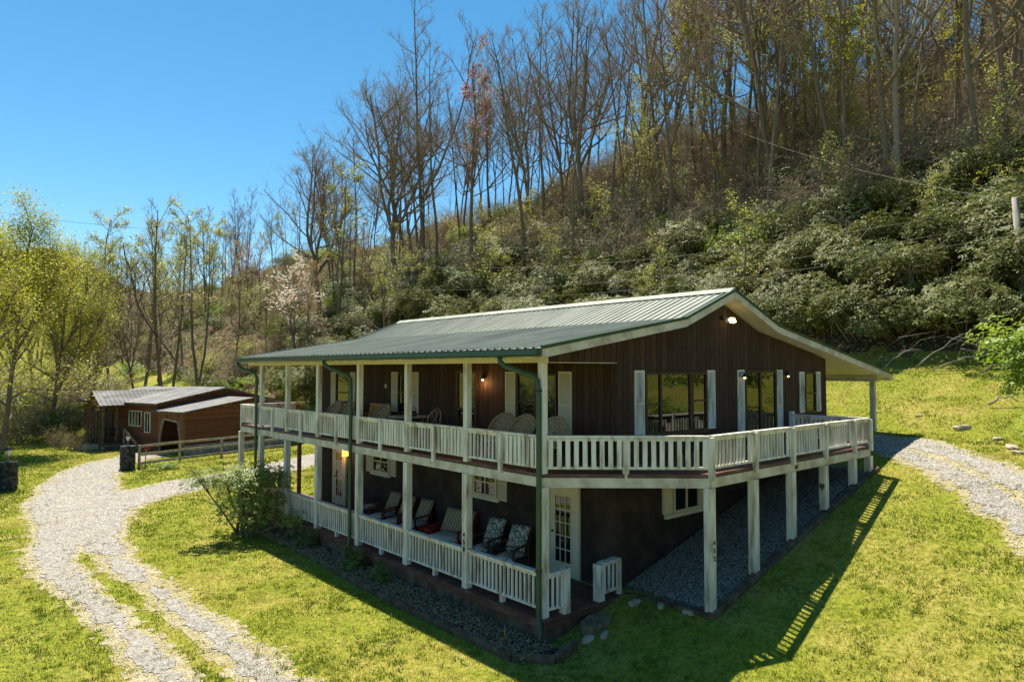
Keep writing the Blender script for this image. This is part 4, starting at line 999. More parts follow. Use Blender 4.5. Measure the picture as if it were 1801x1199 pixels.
def tree_np(seed, h=1.0, base=.5, nl=16, spread=.8, lean=0, n2=6, n3=5, n4=3, crook=.05, fork=0, low=0, up1=.10, len1=.33, r0=.0105):
    """unit-height tree. returns trunk (V,F), crown (V,F), twig tips (m,3)"""
    r = np.random.default_rng(seed)
    big = []; fine = []; finer = []; tips = []
    d0 = np.array([lean, lean*.4, 1.0])
    T, tr = grow(r, np.zeros(3), d0, 1.0, r0, 14, crook, .03); tr = np.linspace(r0, r0*.16, 15)
    tr[0] *= 1.35
    trunks = [(T, tr)]
    for k in range(fork):
        p, dd = at(T, r.uniform(.28, .55)); a = r.uniform(0, 2*PI)
        P, rr = grow(r, p, dd/np.linalg.norm(dd)+np.array([math.cos(a), math.sin(a), 0])*r.uniform(.35, .6), r.uniform(.42, .6), r0*.6, 9, .09, .10); trunks.append((P, rr))
    big += trunks
    l1 = []
    for ti, (P, rr) in enumerate(trunks):
        cnt = nl if ti == 0 else int(nl*.55)
        for k in range(cnt):
            t = base+(1-base)*((k+r.random())/cnt)**.9 if ti == 0 else r.uniform(.2, 1)
            if ti == 0 and k < low: t = r.uniform(.3, base)
            t = min(t, .985); p, dd = at(P, t); a = k*2.4+r.uniform(-.5, .5)
            el = r.uniform(.25, .75)+.45*(t-base)
            dv = np.array([math.cos(a)*math.cos(el), math.sin(a)*math.cos(el), math.sin(el)])*np.array([spread, spread, 1])
            L = len1*(1.12-t*.75)*r.uniform(.6, 1.15)*(.8 if ti else 1)
            b = grow(r, p, dv, L, max(.0012, np.interp(t, [0, 1], [r0*.5, r0*.14])), 6, .12, up1); l1.append((b, L))
    for (P, rr), L in l1:
        big.append((P, rr))
        for k in range(n2):
            t = r.uniform(.2, 1); p, dd = at(P, t); dv = dd/np.linalg.norm(dd)+r.normal(0, .55, 3)+np.array([0, 0, .25])
            L2 = L*r.uniform(.3, .6)*(1.15-t*.5); b2, rr2 = grow(r, p, dv, L2, max(.0007, rr[0]*.27), 4, .15, .08); fine.append((b2, rr2))
            for q in range(n3):
                t = r.uniform(.15, 1); p, dd = at(b2, t); dv = dd/np.linalg.norm(dd)+r.normal(0, .6, 3)+np.array([0, 0, .2])
                L3 = L2*r.uniform(.3, .6); b3, rr3 = grow(r, p, dv, L3, .00042, 3, .18, .05); finer.append((b3, rr3)); tips.append(b3[-1]); tips.append(b3[1])
                for s_ in range(n4):
                    p, dd = at(b3, r.uniform(.2, 1)); dv = dd/np.linalg.norm(dd)+r.normal(0, .6, 3)
                    b4, rr4 = grow(r, p, dv, L3*r.uniform(.35, .7), .0003, 2, .15, .05); finer.append((b4, rr4)); tips.append(b4[-1])
    tv, tf = tubes_np(big, 6); fv, ff = tubes_np(fine, 4); gv, gf = tubes_np(finer, 3)
    return (tv, tf), (np.concatenate([fv, gv]), np.concatenate([ff, gf+len(fv)])), np.array(tips)
def leaves_np(pts, size, seed, spread=.0, per=1, aspect=.55, flat=.4, droop=0):
    r = np.random.default_rng(seed); n = len(pts)*per; C = np.repeat(pts, per, 0)+r.normal(0, spread, (n, 3))
    a = r.normal(0, 1, (n, 3)); a[:, 2] = a[:, 2]*flat-droop; a /= np.linalg.norm(a, axis=1, keepdims=True)
    b = np.cross(a, r.normal(0, 1, (n, 3))*np.array([.5, .5, 1])+np.array([0, 0, 1.2])); b /= np.linalg.norm(b, axis=1, keepdims=True)+1e-9
    s = size*r.uniform(.6, 1.3, (n, 1)); a = a*s; b = b*s*aspect
    V = np.stack([C, C+a*.5+b*.5, C+a, C+a*.5-b*.5], 1).reshape(-1, 3)
    return V, np.arange(n*4).reshape(-1, 4)
PROTO = {}
def tree_proto(key, name, seed, leaf=None, bark='bark', lsize=.01, lper=1, lspread=.006, lfrac=1.0, tw='twig', **k):
    T, Cn, tips = tree_np(seed, **k)
    PROTO[key] = [('trunk', T, bark), ('crown', Cn, tw)]
    if leaf:
        rr = np.random.default_rng(seed+5); m_ = rr.random(len(tips)) < lfrac
        if lfrac < 1:                                     # leaves come in patches
            m_ = (np.sin(tips[:, 0]*23+seed)+np.sin(tips[:, 2]*17)+np.sin(tips[:, 1]*19)) > (1-2*lfrac)*1.4
        V_, F_ = leaves_np(tips[m_], lsize, seed+9, lspread, lper); PROTO[key].append(('leaves', (V_, F_), leaf))
MESH = {}
def plant(key, name, loc, hgt, rz, label, cat='tree', group=None, sxy=1.0, tilt=(0, 0)):
    if key not in MESH:
        MESH[key] = []
        for pn, (V_, F_), mt in PROTO[key]:
            o = npmesh(pn, V_, F_, mt, smooth=(pn == 'trunk')); MESH[key].append((pn, o.data)); bpy.data.objects.remove(o)
    r = bpy.data.objects.new(name, None); COL.objects.link(r); r.location = loc; r.rotation_euler = (tilt[0], tilt[1], rz); r.scale = (hgt*sxy, hgt*sxy, hgt); r.empty_display_size = .1
    tag(r, label, cat, group)
    for pn, me in MESH[key]:
        o = bpy.data.objects.new(pn, me); COL.objects.link(o); o.parent = r
    return r
# tall forest trees
for i in range(5): tree_proto('bare%d' % i, 'bare_tree', 100+i, base=[.45, .38, .5, .42, .33][i], nl=[15, 18, 13, 16, 20][i], fork=[0, 1, 0, 1, 2][i], crook=[.03, .05, .02, .045, .06][i], n2=6, n3=5, n4=2, r0=[.0072, .0085, .0065, .0076, .0088][i], low=[0, 2, 0, 1, 3][i], len1=[.24, .30, .20, .27, .34][i])
tree_proto('slim0', 'bare_tree', 121, base=.6, nl=9, n2=4, n3=4, n4=1, crook=.03, r0=.0055, len1=.15)
tree_proto('slim1', 'bare_tree', 122, base=.5, nl=11, n2=4, n3=4, n4=1, crook=.05, r0=.006, len1=.17, low=2)
tree_proto('spread0', 'bare_tree', 131, base=.28, nl=20, fork=2, n2=7, n3=6, n4=2, crook=.06, r0=.0105, len1=.46, up1=.08)
tree_proto('spread1', 'bare_tree', 133, base=.35, nl=17, fork=3, n2=7, n3=6, n4=2, crook=.07, r0=.0105, len1=.40, up1=.12, lean=.10)
tree_proto('bud_y', 'budding_tree', 141, leaf='leaf_yellow', lsize=.011, lfrac=.7, base=.45, nl=15, n2=6, n3=5, n4=2, r0=.008, len1=.25)
tree_proto('bud_y2', 'budding_tree', 142, leaf='leaf_pale', lsize=.010, lfrac=.8, base=.35, nl=16, fork=1, n2=6, n3=5, n4=2, r0=.009, len1=.28)
tree_proto('bud_o', 'budding_tree', 143, leaf='leaf_orange', lsize=.008, lfrac=1, lper=1, base=.45, nl=16, fork=1, n2=6, n3=5, n4=2, r0=.009, len1=.27)
tree_proto('bud_p', 'budding_tree', 144, leaf='leaf_pink', lsize=.011, lfrac=.8, base=.5, nl=14, n2=6, n3=5, n4=2, r0=.008, len1=.24)
tree_proto('bloom', 'blooming_tree', 145, leaf='leaf_white', lsize=.03, lfrac=1, lper=2, lspread=.02, base=.25, nl=12, fork=1, n2=4, n3=4, n4=1, r0=.014, len1=.45)
tree_proto('leafy0', 'leafy_tree', 151, leaf='leaf_yellow', lsize=.0095, lper=6, lspread=.028, base=.12, nl=20, fork=2, n2=7, n3=5, n4=2, r0=.013, len1=.40, up1=.05)
tree_proto('leafy1', 'leafy_tree', 152, leaf='leaf_yellow', lsize=.0090, lper=5, lspread=.026, base=.16, nl=20, fork=3, n2=6, n3=5, n4=2, r0=.014, len1=.42, up1=.02, crook=.06)
tree_proto('sap', 'sapling', 161, leaf='leaf_pale', lsize=.022, lper=2, lspread=.02, base=.12, nl=14, n2=4, n3=3, n4=1, r0=.012, len1=.38)
def shrub_proto(key, seed, leaf, nwh, per, lsize, hz=.55, stems=9, lumps=7, aspect=.35, bark='bark', inner=.25):
    """unit shrub about 1 across: whorls of leaves on a lumpy dome plus some inside, crooked stems under it"""
    r = np.random.default_rng(seed); L = r.normal(0, .23, (lumps, 3)); L[:, 2] = r.uniform(.12, hz*.62, lumps); R_ = r.uniform(.17, .31, lumps)
    k = r.integers(0, lumps, nwh); d = r.normal(0, 1, (nwh, 3)); d[:, 2] = np.abs(d[:, 2])*.9-.25; d /= np.linalg.norm(d, axis=1, keepdims=True)
    rad = R_[k]*np.where(r.random(nwh) < inner, r.uniform(.3, .9, nwh), r.uniform(.88, 1.12, nwh))
    P = L[k]+d*rad[:, None]*np.array([1, 1, .85]); P = P[P[:, 2] > .0]; n = len(P); dd = d[:len(P)] if False else (P-P.mean(0))
    dd /= np.linalg.norm(dd, axis=1, keepdims=True)+1e-9; dd = dd*.6+np.array([0, 0, .7])+r.normal(0, .25, dd.shape); dd /= np.linalg.norm(dd, axis=1, keepdims=True)
    t1 = np.cross(dd, np.array([.3, .9, .2])); t1 /= np.linalg.norm(t1, axis=1, keepdims=True); t2 = np.cross(dd, t1)
    V_ = []; s = lsize*r.uniform(.7, 1.25, (n, 1))
    for q in range(per):
        a = 2*PI*q/per+r.uniform(0, .9, (n, 1)); u = t1*np.cos(a)+t2*np.sin(a)+dd*r.uniform(-.35, .35, (n, 1)); u /= np.linalg.norm(u, axis=1, keepdims=True)
        v = np.cross(dd, u); A = P+u*s*.12; V_.append(np.stack([A, P+u*s*.55+v*s*aspect*.5, P+u*s-dd*s*.12, P+u*s*.55-v*s*aspect*.5], 1))
    V_ = np.concatenate(V_).reshape(-1, 3); segs = []
    for q in range(stems):
        c = L[q % lumps]; b = r.normal(0, .06, 3)*np.array([1, 1, 0]); segs.append((np.array([b, b*.4+c*.5+r.normal(0, .02, 3), c]), np.array([.014, .010, .005])))
        for z in range(5): e = c+r.normal(0, .6, 3)*R_[q % lumps]+np.array([0, 0, .08]); segs.append((np.array([c*.8, (c+e)/2, e]), np.array([.006, .004, .002])))
    PROTO[key] = [('foliage', (V_, np.arange(len(V_)).reshape(-1, 4)), leaf), ('stems', tubes_np(segs, 4), bark)]
for i in range(4): shrub_proto('rhodo%d' % i, 200+i, 'leaf_rhodo', 1500, 6, .040)
shrub_proto('green0', 211, 'leaf_green', 1500, 4, .034, hz=.7); shrub_proto('green1', 212, 'leaf_green', 1300, 4, .036, hz=.9, lumps=9)
shrub_proto('bright0', 213, 'leaf_bright', 1300, 4, .034, hz=.8)
shrub_proto('yellow0', 214, 'leaf_yellow', 900, 3, .036, hz=.9, inner=.5)
def brush_proto(key, seed, leaf, nleaf):
    r = np.random.default_rng(seed); segs = []; tips = []
    for q in range(26):
        a = r.uniform(0, 2*PI); el = r.uniform(.5, 1.4); b = np.array([r.normal(0, .12), r.normal(0, .12), 0])
        P, rr = grow(r, b, np.array([math.cos(a)*math.cos(el), math.sin(a)*math.cos(el), math.sin(el)]), r.uniform(.5, 1.0), .007, 5, .14, .02); segs.append((P, rr))
        for z in range(9):
            p, dd = at(P, r.uniform(.25, 1)); P2, r2 = grow(r, p, dd/np.linalg.norm(dd)+r.normal(0, .6, 3), r.uniform(.15, .4), .0035, 3, .2, .0); segs.append((P2, r2)); tips += [P2[-1], P2[2]]
            for y in range(3):
                p, dd = at(P2, r.uniform(.2, 1)); P3, r3 = grow(r, p, dd/np.linalg.norm(dd)+r.normal(0, .7, 3), r.uniform(.08, .2), .0022, 2, .2, 0); segs.append((P3, r3)); tips.append(P3[-1])
    PROTO[key] = [('stems', tubes_np(segs, 3), 'twig')]
    tips = np.array(tips); sel = r.permutation(len(tips))[:nleaf]; PROTO[key].append(('foliage', leaves_np(tips[sel], .035, seed, .03, 2), leaf))
brush_proto('brush0', 221, 'leaf_brown', 500); brush_proto('brush1', 222, 'leaf_yellow', 260); brush_proto('brush2', 223, 'leaf_brown', 250)
# conifer
def conifer(key, seed):
    r = np.random.default_rng(seed); segs = [(np.array([[0, 0, 0], [0, 0, .5], [0, 0, 1.0]]), np.array([.014, .009, .002]))]; pts = []
    for k in range(46):
        z = .12+.85*k/46; L = .24*(1-z)**.7+.02
        for q in range(5):
            a = r.uniform(0, 2*PI); e = np.array([math.cos(a)*L, math.sin(a)*L, -.03+r.uniform(-.02, .04)]); segs.append((np.array([[0, 0, z], [e[0]*.5, e[1]*.5, z+.01], [e[0], e[1], z+e[2]]]), np.array([.003, .002, .001])))
            for t in np.linspace(.2, 1, 9): pts.append([e[0]*t, e[1]*t, z+e[2]*t])
    V_, F_ = leaves_np(np.array(pts), .035, seed, .012, 4, .25); PROTO[key] = [('trunk', tubes_np(segs, 5), 'bark'), ('foliage', (V_, F_), 'needle')]
conifer('pine', 231)

# ------------------------------------------------------------------ planting
vr = random.Random(42)
def wpt(px, d):                                            # a bearing (in degrees east of +x) and a distance
    a = R(px); return CAMP[0]+d*math.cos(a), CAMP[1]+d*math.sin(a)
def on(x, y, dz=-.1): return (x, y, float(H(x, y))+dz)
def free(x, y, m=.5):
    if inhouse(np.array(x), np.array(y), m): return False
    if float(gravel(x, y)) > -1.2: return False
    if 12.5 < x < 17.5 and -3 < y < 20: return False
    if -2 < x < 16 and 30 < y < 54 : return False
    return True
cnt = {}
def hillpt(az, s):
    """point on the bearing az whose distance into the hill is s"""
    a = R(az); lo, hi = 5, 600
    for _ in range(40):
        m_ = (lo+hi)/2; x = CAMP[0]+m_*math.cos(a); y = CAMP[1]+m_*math.sin(a)
        if float(hill_s(x, y)) < s: lo = m_
        else: hi = m_
    return x, y
# prominent trees (bearing, distance into hill, height, kind, label)
BIG = [
 (56.3, 17, 35, 'bare3', 'tallest straight bare tree, rising highest against the blue sky left of centre', 1.0),
 (55.2, 18, 30, 'bare0', 'tall bare tree with a dark trunk just right of the tallest one', 1.0),
 (58.4, 16, 28, 'spread1', 'tall bare tree with long limbs reaching far out to the left', 1.25),
 (57.4, 21, 28, 'spread0', 'broad bare tree standing close left of the tallest one', 1.1),
 (64.3, 12, 24, 'spread1', 'bare tree leaning left with a wide crown over the valley', 1.3),
 (63.6, 7, 21, 'bud_y', 'forest tree with fresh yellow buds at its crown against the sky', 1.1),
 (66.4, 3, 12, 'bloom', 'small tree covered in pale pinkish white blossom below the ridge', 1.0),
 (52.2, 17, 25, 'bud_p', 'tree with pinkish red buds against the sky, right of the tallest tree', 1.2),
 (50.8, 28, 25, 'bud_y2', 'slim tree with pale whitish new leaves at its top against the sky', .6),
 (46.3, 24, 28, 'bare0', 'straight dark bare tree in the middle of the skyline', 1.0),
 (47.4, 30, 24, 'bare1', 'bare tree with curved limbs left of the middle of the skyline', 1.1),
 (42.6, 22, 25, 'spread1', 'leaning forked bare tree on the slope right of the middle', 1.0),
 (39.0, 24, 29, 'bare4', 'large forked bare tree high on the slope above the roof ridge', 1.0),
 (36.4, 22, 28, 'bare3', 'tall bare tree above the right half of the roof', 1.0),
 (31.6, 27, 28, 'bud_o', 'tree with orange buds at the top edge, above the gable', 1.2),
 (34.0, 30, 27, 'bud_o', 'orange budding tree at the top edge, left of the larger orange one', 1.0),
 (30.0, 23, 28, 'bare2', 'thick straight trunk right of the orange budding tree', 1.0),
 (27.6, 19, 29, 'spread0', 'double bare tree with dark trunks right of the gable', .8),
 (28.8, 19, 26, 'bare0', 'straight dark trunk close beside the double bare tree', 1.0),
 (22.6, 16, 22, 'bud_y', 'tree with sparse yellow leaves on the upper right slope', 1.2),
 (19.2, 13, 23, 'pale', 'pale grey forked tree on the right slope', 1.0),
 (14.4, 12, 26, 'bare3', 'large bare tree with many side limbs near the right edge', 1.0),
 (12.9, 13, 27, 'bare0', 'tall bare tree at the right edge of the photo', 1.0),
 (70.5, 14, 14, 'bud_o', 'small orange budding tree on the left slope above the cabin roof', 1.1),
 (67.6, 8, 15, 'bare4', 'dark bare tree leaning left beside the cabin end', 1.0),
]
PROTO['pale'] = None
tree_proto('pale', 'bare_tree', 171, bark='palebark', tw='palebark', base=.35, nl=16, fork=2, n2=5, n3=5, n4=2, crook=.045, r0=.010, len1=.28)
bigpts = []
for az, s, h, k, l, sxy in BIG:
    x, y = hillpt(az, s); bigpts.append((x, y))
    nm = 'budding_tree' if k.startswith('bud') else 'blooming_tree' if k == 'bloom' else 'bare_tree'
    plant(k, nm, on(x, y, -.3), h, vr.uniform(0, 6.28), l, 'tree', None, sxy, (vr.uniform(-.03, .03), vr.uniform(-.03, .03)))
GT = 'bare forest trees on the hillside'
LT = 'bare grey brown forest tree among the many standing on the wooded hillside'
LS = 'slim bare young tree among the many standing on the wooded hillside'
kinds = ['bare0', 'bare1', 'bare2', 'bare3', 'bare4', 'bare0', 'bare2', 'slim0', 'slim1', 'slim0']
n = 0; tries = 0
placed = []
while n < 150 and tries < 4000:
    tries += 1
    az = vr.uniform(6.5, 74); s = 11+40*vr.random()**.75
    if az > 50: s = vr.uniform(13, 52)
    x, y = hillpt(az, s)
    if any((x-a)**2+(y-b)**2 < 9 for a, b in placed): continue
    placed.append((x, y)); k = vr.choice(kinds); h = vr.uniform(18, 26)*(.92 if az > 58 else 1)
    if k.startswith('slim'): h *= .8
    plant(k, 'bare_tree', on(x, y, -.3), h, vr.uniform(0, 6.28), LS if k.startswith('slim') else LT, 'tree', 'slim bare trees on the hillside' if k.startswith('slim') else GT, vr.uniform(.8, 1.15), (vr.uniform(-.07, .07), vr.uniform(-.07, .07)))
    n += 1
for i in range(46):
    az = vr.uniform(10, 40); s = vr.uniform(14, 46); x, y = hillpt(az, s)
    k = vr.choice(['bud_y', 'bud_y2', 'bud_y2', 'bud_y', 'bud_y2', 'bud_o']); c = {'bud_y': 'yellow', 'bud_y2': 'pale green', 'bud_o': 'orange'}[k]
    plant(k, 'budding_tree', on(x, y, -.3), vr.uniform(12, 20), vr.uniform(0, 6), 'forest tree with thin %s new leaves on the right part of the hillside' % c, 'tree', '%s budding trees on the right hillside' % c, 1)
for i in range(16):
    az = vr.uniform(58, 80); s = vr.uniform(-2, 26); x, y = hillpt(az, s)
    if not free(x, y): continue
    k = vr.choice(['bud_y', 'bud_y2', 'bud_p', 'bud_o', 'bud_y2']); c = {'bud_y': 'yellow', 'bud_y2': 'pale green', 'bud_o': 'orange', 'bud_p': 'pinkish'}[k]
    plant(k, 'budding_tree', on(x, y, -.3), vr.uniform(9, 15), vr.uniform(0, 6), 'forest tree with thin %s new leaves on the slope behind the cabin' % c, 'tree', '%s budding trees behind the cabin' % c, 1)
# valley trees beyond the cabin
n = 0
while n < 46:
    az = vr.uniform(70, 88); d = vr.uniform(74, 190); x, y = wpt(az, d)
    if 82 < az < 86.5 and d < 120: continue
    k = vr.choice(['bare1', 'bare3', 'bud_y', 'bud_y', 'bud_y2', 'bud_y', 'bare0', 'bud_y2'])
    bud = k.startswith('bud')
    plant(k, 'budding_tree' if bud else 'bare_tree', on(x, y, -.3), vr.uniform(15, 23), vr.uniform(0, 6), 'budding yellowish tree in the far woods of the valley beyond the cabin' if bud else 'bare tree in the far woods of the valley beyond the cabin', 'tree', 'budding trees of the far valley' if bud else 'bare trees of the far valley', 1.1); n += 1
for az, d, h, l in ((81.5, 150, 20, 'dark conifer on the far left skyline, the taller of two'), (79.4, 150, 17, 'dark conifer on the far left skyline, the shorter of two')):
    x, y = wpt(az, d); plant('pine', 'conifer', on(x, y), h, 1, l, 'tree')
for (az, d, h, k, l, t) in ((87.2, 38.5, 12.5, 'leafy1', 'big yellow green leafy tree leaning in from the left edge beyond the pillars', (0, .22)), (85.2, 56, 15, 'leafy0', 'yellow green leafy tree behind the leaning one at left', (0, 0)), (82.6, 64, 14, 'leafy1', 'yellow green leafy tree left of the cabin porch', (0, .05)), (88.5, 58, 15, 'leafy0', 'yellow green leafy tree at the far left edge', (0, 0)),
                            (81.2, 74, 11, 'leafy0', 'lower yellow green leafy tree just behind the cabin porch roof', (0, 0)), (79.0, 84, 13, 'bud_y2', 'thin-leaved pale tree above the cabin roof', (0, 0)), (77.3, 80, 14, 'spread0', 'broad bare tree with many upright limbs above the cabin roof', (0, 0)), (85.6, 78, 15, 'leafy1', 'tall leafy tree at the back of the left group', (0, 0)), (83.5, 95, 15, 'leafy0', 'leafy tree at the right end of the left group', (0, 0))):
    x, y = wpt(az, d); plant(k, 'leafy_tree' if 'leafy' in k else 'tree', on(x, y, -.2), h, vr.uniform(0, 6), l, 'tree', None, 1.0, t)
x, y = wpt(88.3, 39.5); plant('spread1', 'bare_tree', on(x, y, -.2), 12, 2.2, 'bare tree just outside the left edge whose twigs hang into the picture', 'tree', None, 1.2, (0, .12))
# shrub belts
def belt(num, az0, az1, s0, s1, keys, h0, h1, name, label, cat, group, minD=2.0, pw=1.0):
    done = []; t = 0
    while len(done) < num and t < num*30:
        t += 1; az = vr.uniform(az0, az1); s = s0+(s1-s0)*vr.random()**pw; x, y = hillpt(az, s)
        if any((x-a)**2+(y-b)**2 < minD**2 for a, b in done): continue
        if not free(x, y, 1.5): continue
        done.append((x, y)); plant(vr.choice(keys), name, on(x, y, -.15), vr.uniform(h0, h1), vr.uniform(0, 6.28), label, cat, group, vr.uniform(.95, 1.25), (0, -.25))
RH = ['rhodo0', 'rhodo1', 'rhodo2', 'rhodo3']
belt(150, 5, 40, 1.7, 16, RH, 4.2, 6.0, 'rhododendron_bush', 'dense dark green rhododendron bush on the lower hillside above the right grass bank', 'bush', 'rhododendrons on the right', 2.0)
belt(120, 38, 66, .3, 27, RH, 4.5, 6.5, 'rhododendron_bush', 'dense dark green rhododendron bush on the hillside behind the house', 'bush', 'rhododendrons behind the house', 2.3)
belt(44, 11, 64, 2, 30, ['green0', 'green1'], 3.5, 5.5, 'green_shrub', 'mid green leafy shrub between the rhododendrons on the hillside', 'bush', 'green shrubs on the hillside', 3)
belt(46, 11, 64, 8, 34, ['bright0', 'yellow0'], 3, 5, 'yellow_green_shrub', 'yellow green fresh-leaved shrub between the rhododendrons on the hillside', 'bush', 'yellow green shrubs on the hillside', 3)
belt(112, 5, 46, 12, 46, ['brush0', 'brush1', 'brush2', 'brush0', 'brush2'], 3.5, 6, 'brush', 'tangle of brown twiggy brush on the upper right hillside', 'brush', 'brown brush on the upper hillside', 2.6, .8)
belt(60, 46, 78, 14, 46, ['brush0', 'brush1', 'brush2'], 3, 5, 'brush', 'tangle of brown twiggy brush on the left part of the hillside', 'brush', 'brown brush on the left hillside', 3)
belt(60, 62, 79, 14, 62, ['brush1', 'yellow0', 'green0', 'brush0', 'brush1'], 3.2, 5.6, 'slope_shrub', 'brownish or yellowish shrub on the far left slope above the cabin', 'bush', 'shrubs of the far left slope', 3)
belt(30, 62, 79, 10, 60, ['slim0', 'slim1', 'bud_y'], 10, 15, 'young_tree', 'young slender tree on the far left slope above the cabin', 'tree', 'young trees of the far left slope', 3)
belt(44, 58, 82, -4, 18, ['brush1', 'green0', 'yellow0', 'bright0', 'brush0', 'rhodo1'], 3, 4.6, 'undergrowth_shrub', 'mixed leafy undergrowth shrub at the wood edge behind the cabin', 'bush', 'undergrowth behind the cabin', 2.6)
for i in range(70):
    az = vr.uniform(78, 89.5); d = vr.uniform(60, 105); x, y = wpt(az, d)
    if 81.8 < az < 85 and d > 84: continue
    plant(vr.choice(['yellow0', 'brush1', 'bright0', 'green0', 'brush1']), 'undergrowth_shrub', on(x, y), vr.uniform(2.5, 6.5), vr.uniform(0, 6), 'yellowish undergrowth shrub beneath the left group of leafy trees', 'bush', 'undergrowth of the left woods', 1.2)
# saplings
belt(95, 42, 72, 12, 46, ['brush1', 'yellow0', 'green0', 'green1', 'rhodo2', 'bright0'], 3, 5, 'understory_shrub', 'green or yellowish understory shrub among the tree trunks left of the roof ridge', 'bush', 'understory among the trunks', 2.6)
for i in range(40):
    az = vr.uniform(10, 60); x, y = hillpt(az, vr.uniform(3, 34)); plant('sap', 'sapling', on(x, y), vr.uniform(4, 8), vr.uniform(0, 6), 'thin sapling with pale new leaves rising from the hillside bushes', 'tree', 'saplings in the bushes', 1)
# the bush by the porch, bed plants, bright branches at the right edge
M['leaf_porch'] = foliage('loose_bush_leaf', (.13, .20, .03), (.38, .43, .11), .5, .4, .3)
shrub_proto('porchbush', 251, 'leaf_porch', 2600, 5, .034, hz=1.15, lumps=17, inner=.4, aspect=.5, stems=16)
plant('porchbush', 'tall_bush', (-1.15, 12.7, float(H(-1.2, 12.6))-.1), 2.7, .6, 'tall loose green bush in front of the far end of the porch', 'bush', None, 1.12)
shrub_proto('bedplant', 252, 'leaf_green', 260, 4, .11, hz=1.0, lumps=6, stems=7, aspect=.4)
for x, y, h, l in ((-.50, 6.75, .85, 'small dark green shrub right of the middle downspout in the flower bed'), (-.52, 5.30, .70, 'small thin shrub in the middle of the flower bed'), (-.42, 9.6, .80, 'small shrub in the flower bed nearest the tall bush')):
    plant('bedplant', 'bed_shrub', (x, y, float(H(x, y))+.03), h, y, l, 'shrub')
shrub_proto('edgebush', 253, 'leaf_bright', 1500, 5, .045, hz=1.0, lumps=12, inner=.5, aspect=.55)
for (az, d, h, dz, l) in ((9.9, 25.5, 3.6, 1.2, 'bright green leafy young tree cut by the right edge, upper boughs'), (9.9, 22.0, 1.8, .0, 'low bright green bush cut by the right edge above the driveway')):
    x, y = wpt(az, d); plant('edgebush', 'leafy_bush', on(x, y, dz), h, 1.0, l, 'bush')
shrub_proto('hedge', 254, 'leaf_bright', 500, 5, .05, hz=.45, lumps=8)
plant('hedge', 'low_green_clump', on(1.05, 30.2), 1.25, 0, 'low bright green clump of leaves in front of the rail fence', 'clump', None, 1.2)
plant('hedge', 'low_green_clump', on(.05, 29.9), .65, 1, 'smaller green clump beside the pillar in front of the rail fence', 'clump')
for (p, h, l) in ((CB+vb*(-2.9)+ub*7.6, 1.5, 'leafy planter shrub in front of the cabin porch'), (CB+vb*(-3.0)+ub*9.6, 1.9, 'taller twiggy shrub at the far corner of the cabin porch')):
    plant('brush1', 'porch_shrub', (p.x, p.y, p.z), h, 0, l, 'shrub', None, .8)
plant('yellow0', 'pale_plant', ((CB+vb*-2.8+ub*7.2).x, (CB+vb*-2.8+ub*7.2).y, CB.z+.9), .9, 0, 'pale leafy plant spilling over the cabin planter box', 'plant')
# fallen branches at the wood edge (right)
def log_(a, b, rad, label):
    a = Vector((*a, float(H(*a))+.15)); bb = Vector((b[0], b[1], float(H(b[0], b[1]))+b[2])); m = MB(); pts = [a.lerp(bb, t)+Vector((0, 0, .25*math.sin(t*3)))+Vector((vr.uniform(-.06, .06),)*3) for t in np.linspace(0, 1, 9)]
    m.tube(pts, list(np.linspace(rad, rad*.4, 9)), 7)
    for q in (3, 5, 6): m.tube([pts[q], pts[q]+Vector((vr.uniform(-.5, .5), vr.uniform(-.9, .3), vr.uniform(.2, .7))), pts[q]+Vector((vr.uniform(-.8, .8), -1.2, vr.uniform(.1, .9)))], [rad*.4, rad*.3, rad*.12], 5)
    tag(m.build('fallen_branch', 'palebark', smooth=True), label, 'branch', None)
log_((22.9, .9), (23.6, -1.6, 1.7), .035, 'long pale fallen branch slanting up against the bushes at the wood edge')
log_((22.6, .2), (23.3, -1.9, .5), .03, 'grey fallen branch lying on the top of the grass bank')
log_((22.4, -1.5), (22.8, -3.2, .25), .03, 'pale curved fallen branch near the right edge of the bank')
log_((22.9, 2.2), (23.4, .9, .8), .03, 'short crooked fallen branch in front of the dark bushes')
log_((19.2, -2.6), (19.4, -3.5, .1), .04, 'short stick lying on the grass bank')
# trees behind the camera, seen only in the window panes
BK = [(-4+4.2*i, -19-1.5*(i % 3), 7.5) for i in range(10)]+[(-24-2*(i % 2), -8+6.0*i, 9) for i in range(8)]
for i, (x, y, h) in enumerate(BK):
    plant(['green1', 'rhodo1', 'green0', 'rhodo3'][i % 4], 'background_bush', on(x, y), h, i, 'large green bush across the lawn behind the photographer, seen only in the window panes', 'bush', 'bushes behind the photographer', 1.1)

# ------------------------------------------------------------------ hillside undergrowth, lawn grass, gravel stones (nobody could count them)
def scatter_view(n, dmin, dmax, az0, az1, pw=1.0):
    a = np.radians(rng.uniform(az0, az1, n)); d = dmin*(dmax/dmin)**(rng.random(n)**pw)
    return CAMP[0]+d*np.cos(a), CAMP[1]+d*np.sin(a), d
x, y, d = scatter_view(250000, 28, 200, 4, 88, .8)
s = hill_s(x, y); k = (s > -.6) & (s < 60); x, y, d = x[k], y[k], d[k]
z = H(x, y)+rng.random(len(x))*.5
V_, F_ = leaves_np(np.stack([x, y, z], 1), 1.0, 5, 0, 1, .5, .6)
sz = np.repeat(np.clip(d*.0042, .12, .5), 4)[:, None]; C_ = np.repeat(np.stack([x, y, z], 1), 4, 0); V_ = C_+(V_-C_)*sz
tint = np.repeat(np.clip(fbm(x*.16, y*.16, 3, 50)*1.6-.35+rng.normal(0, .18, len(x)), 0, 1), 4)
M['litter'] = foliage('hillside_leaf_litter', (.13, .085, .045), (.10, .13, .03), .8, .2, .15, attr=True)
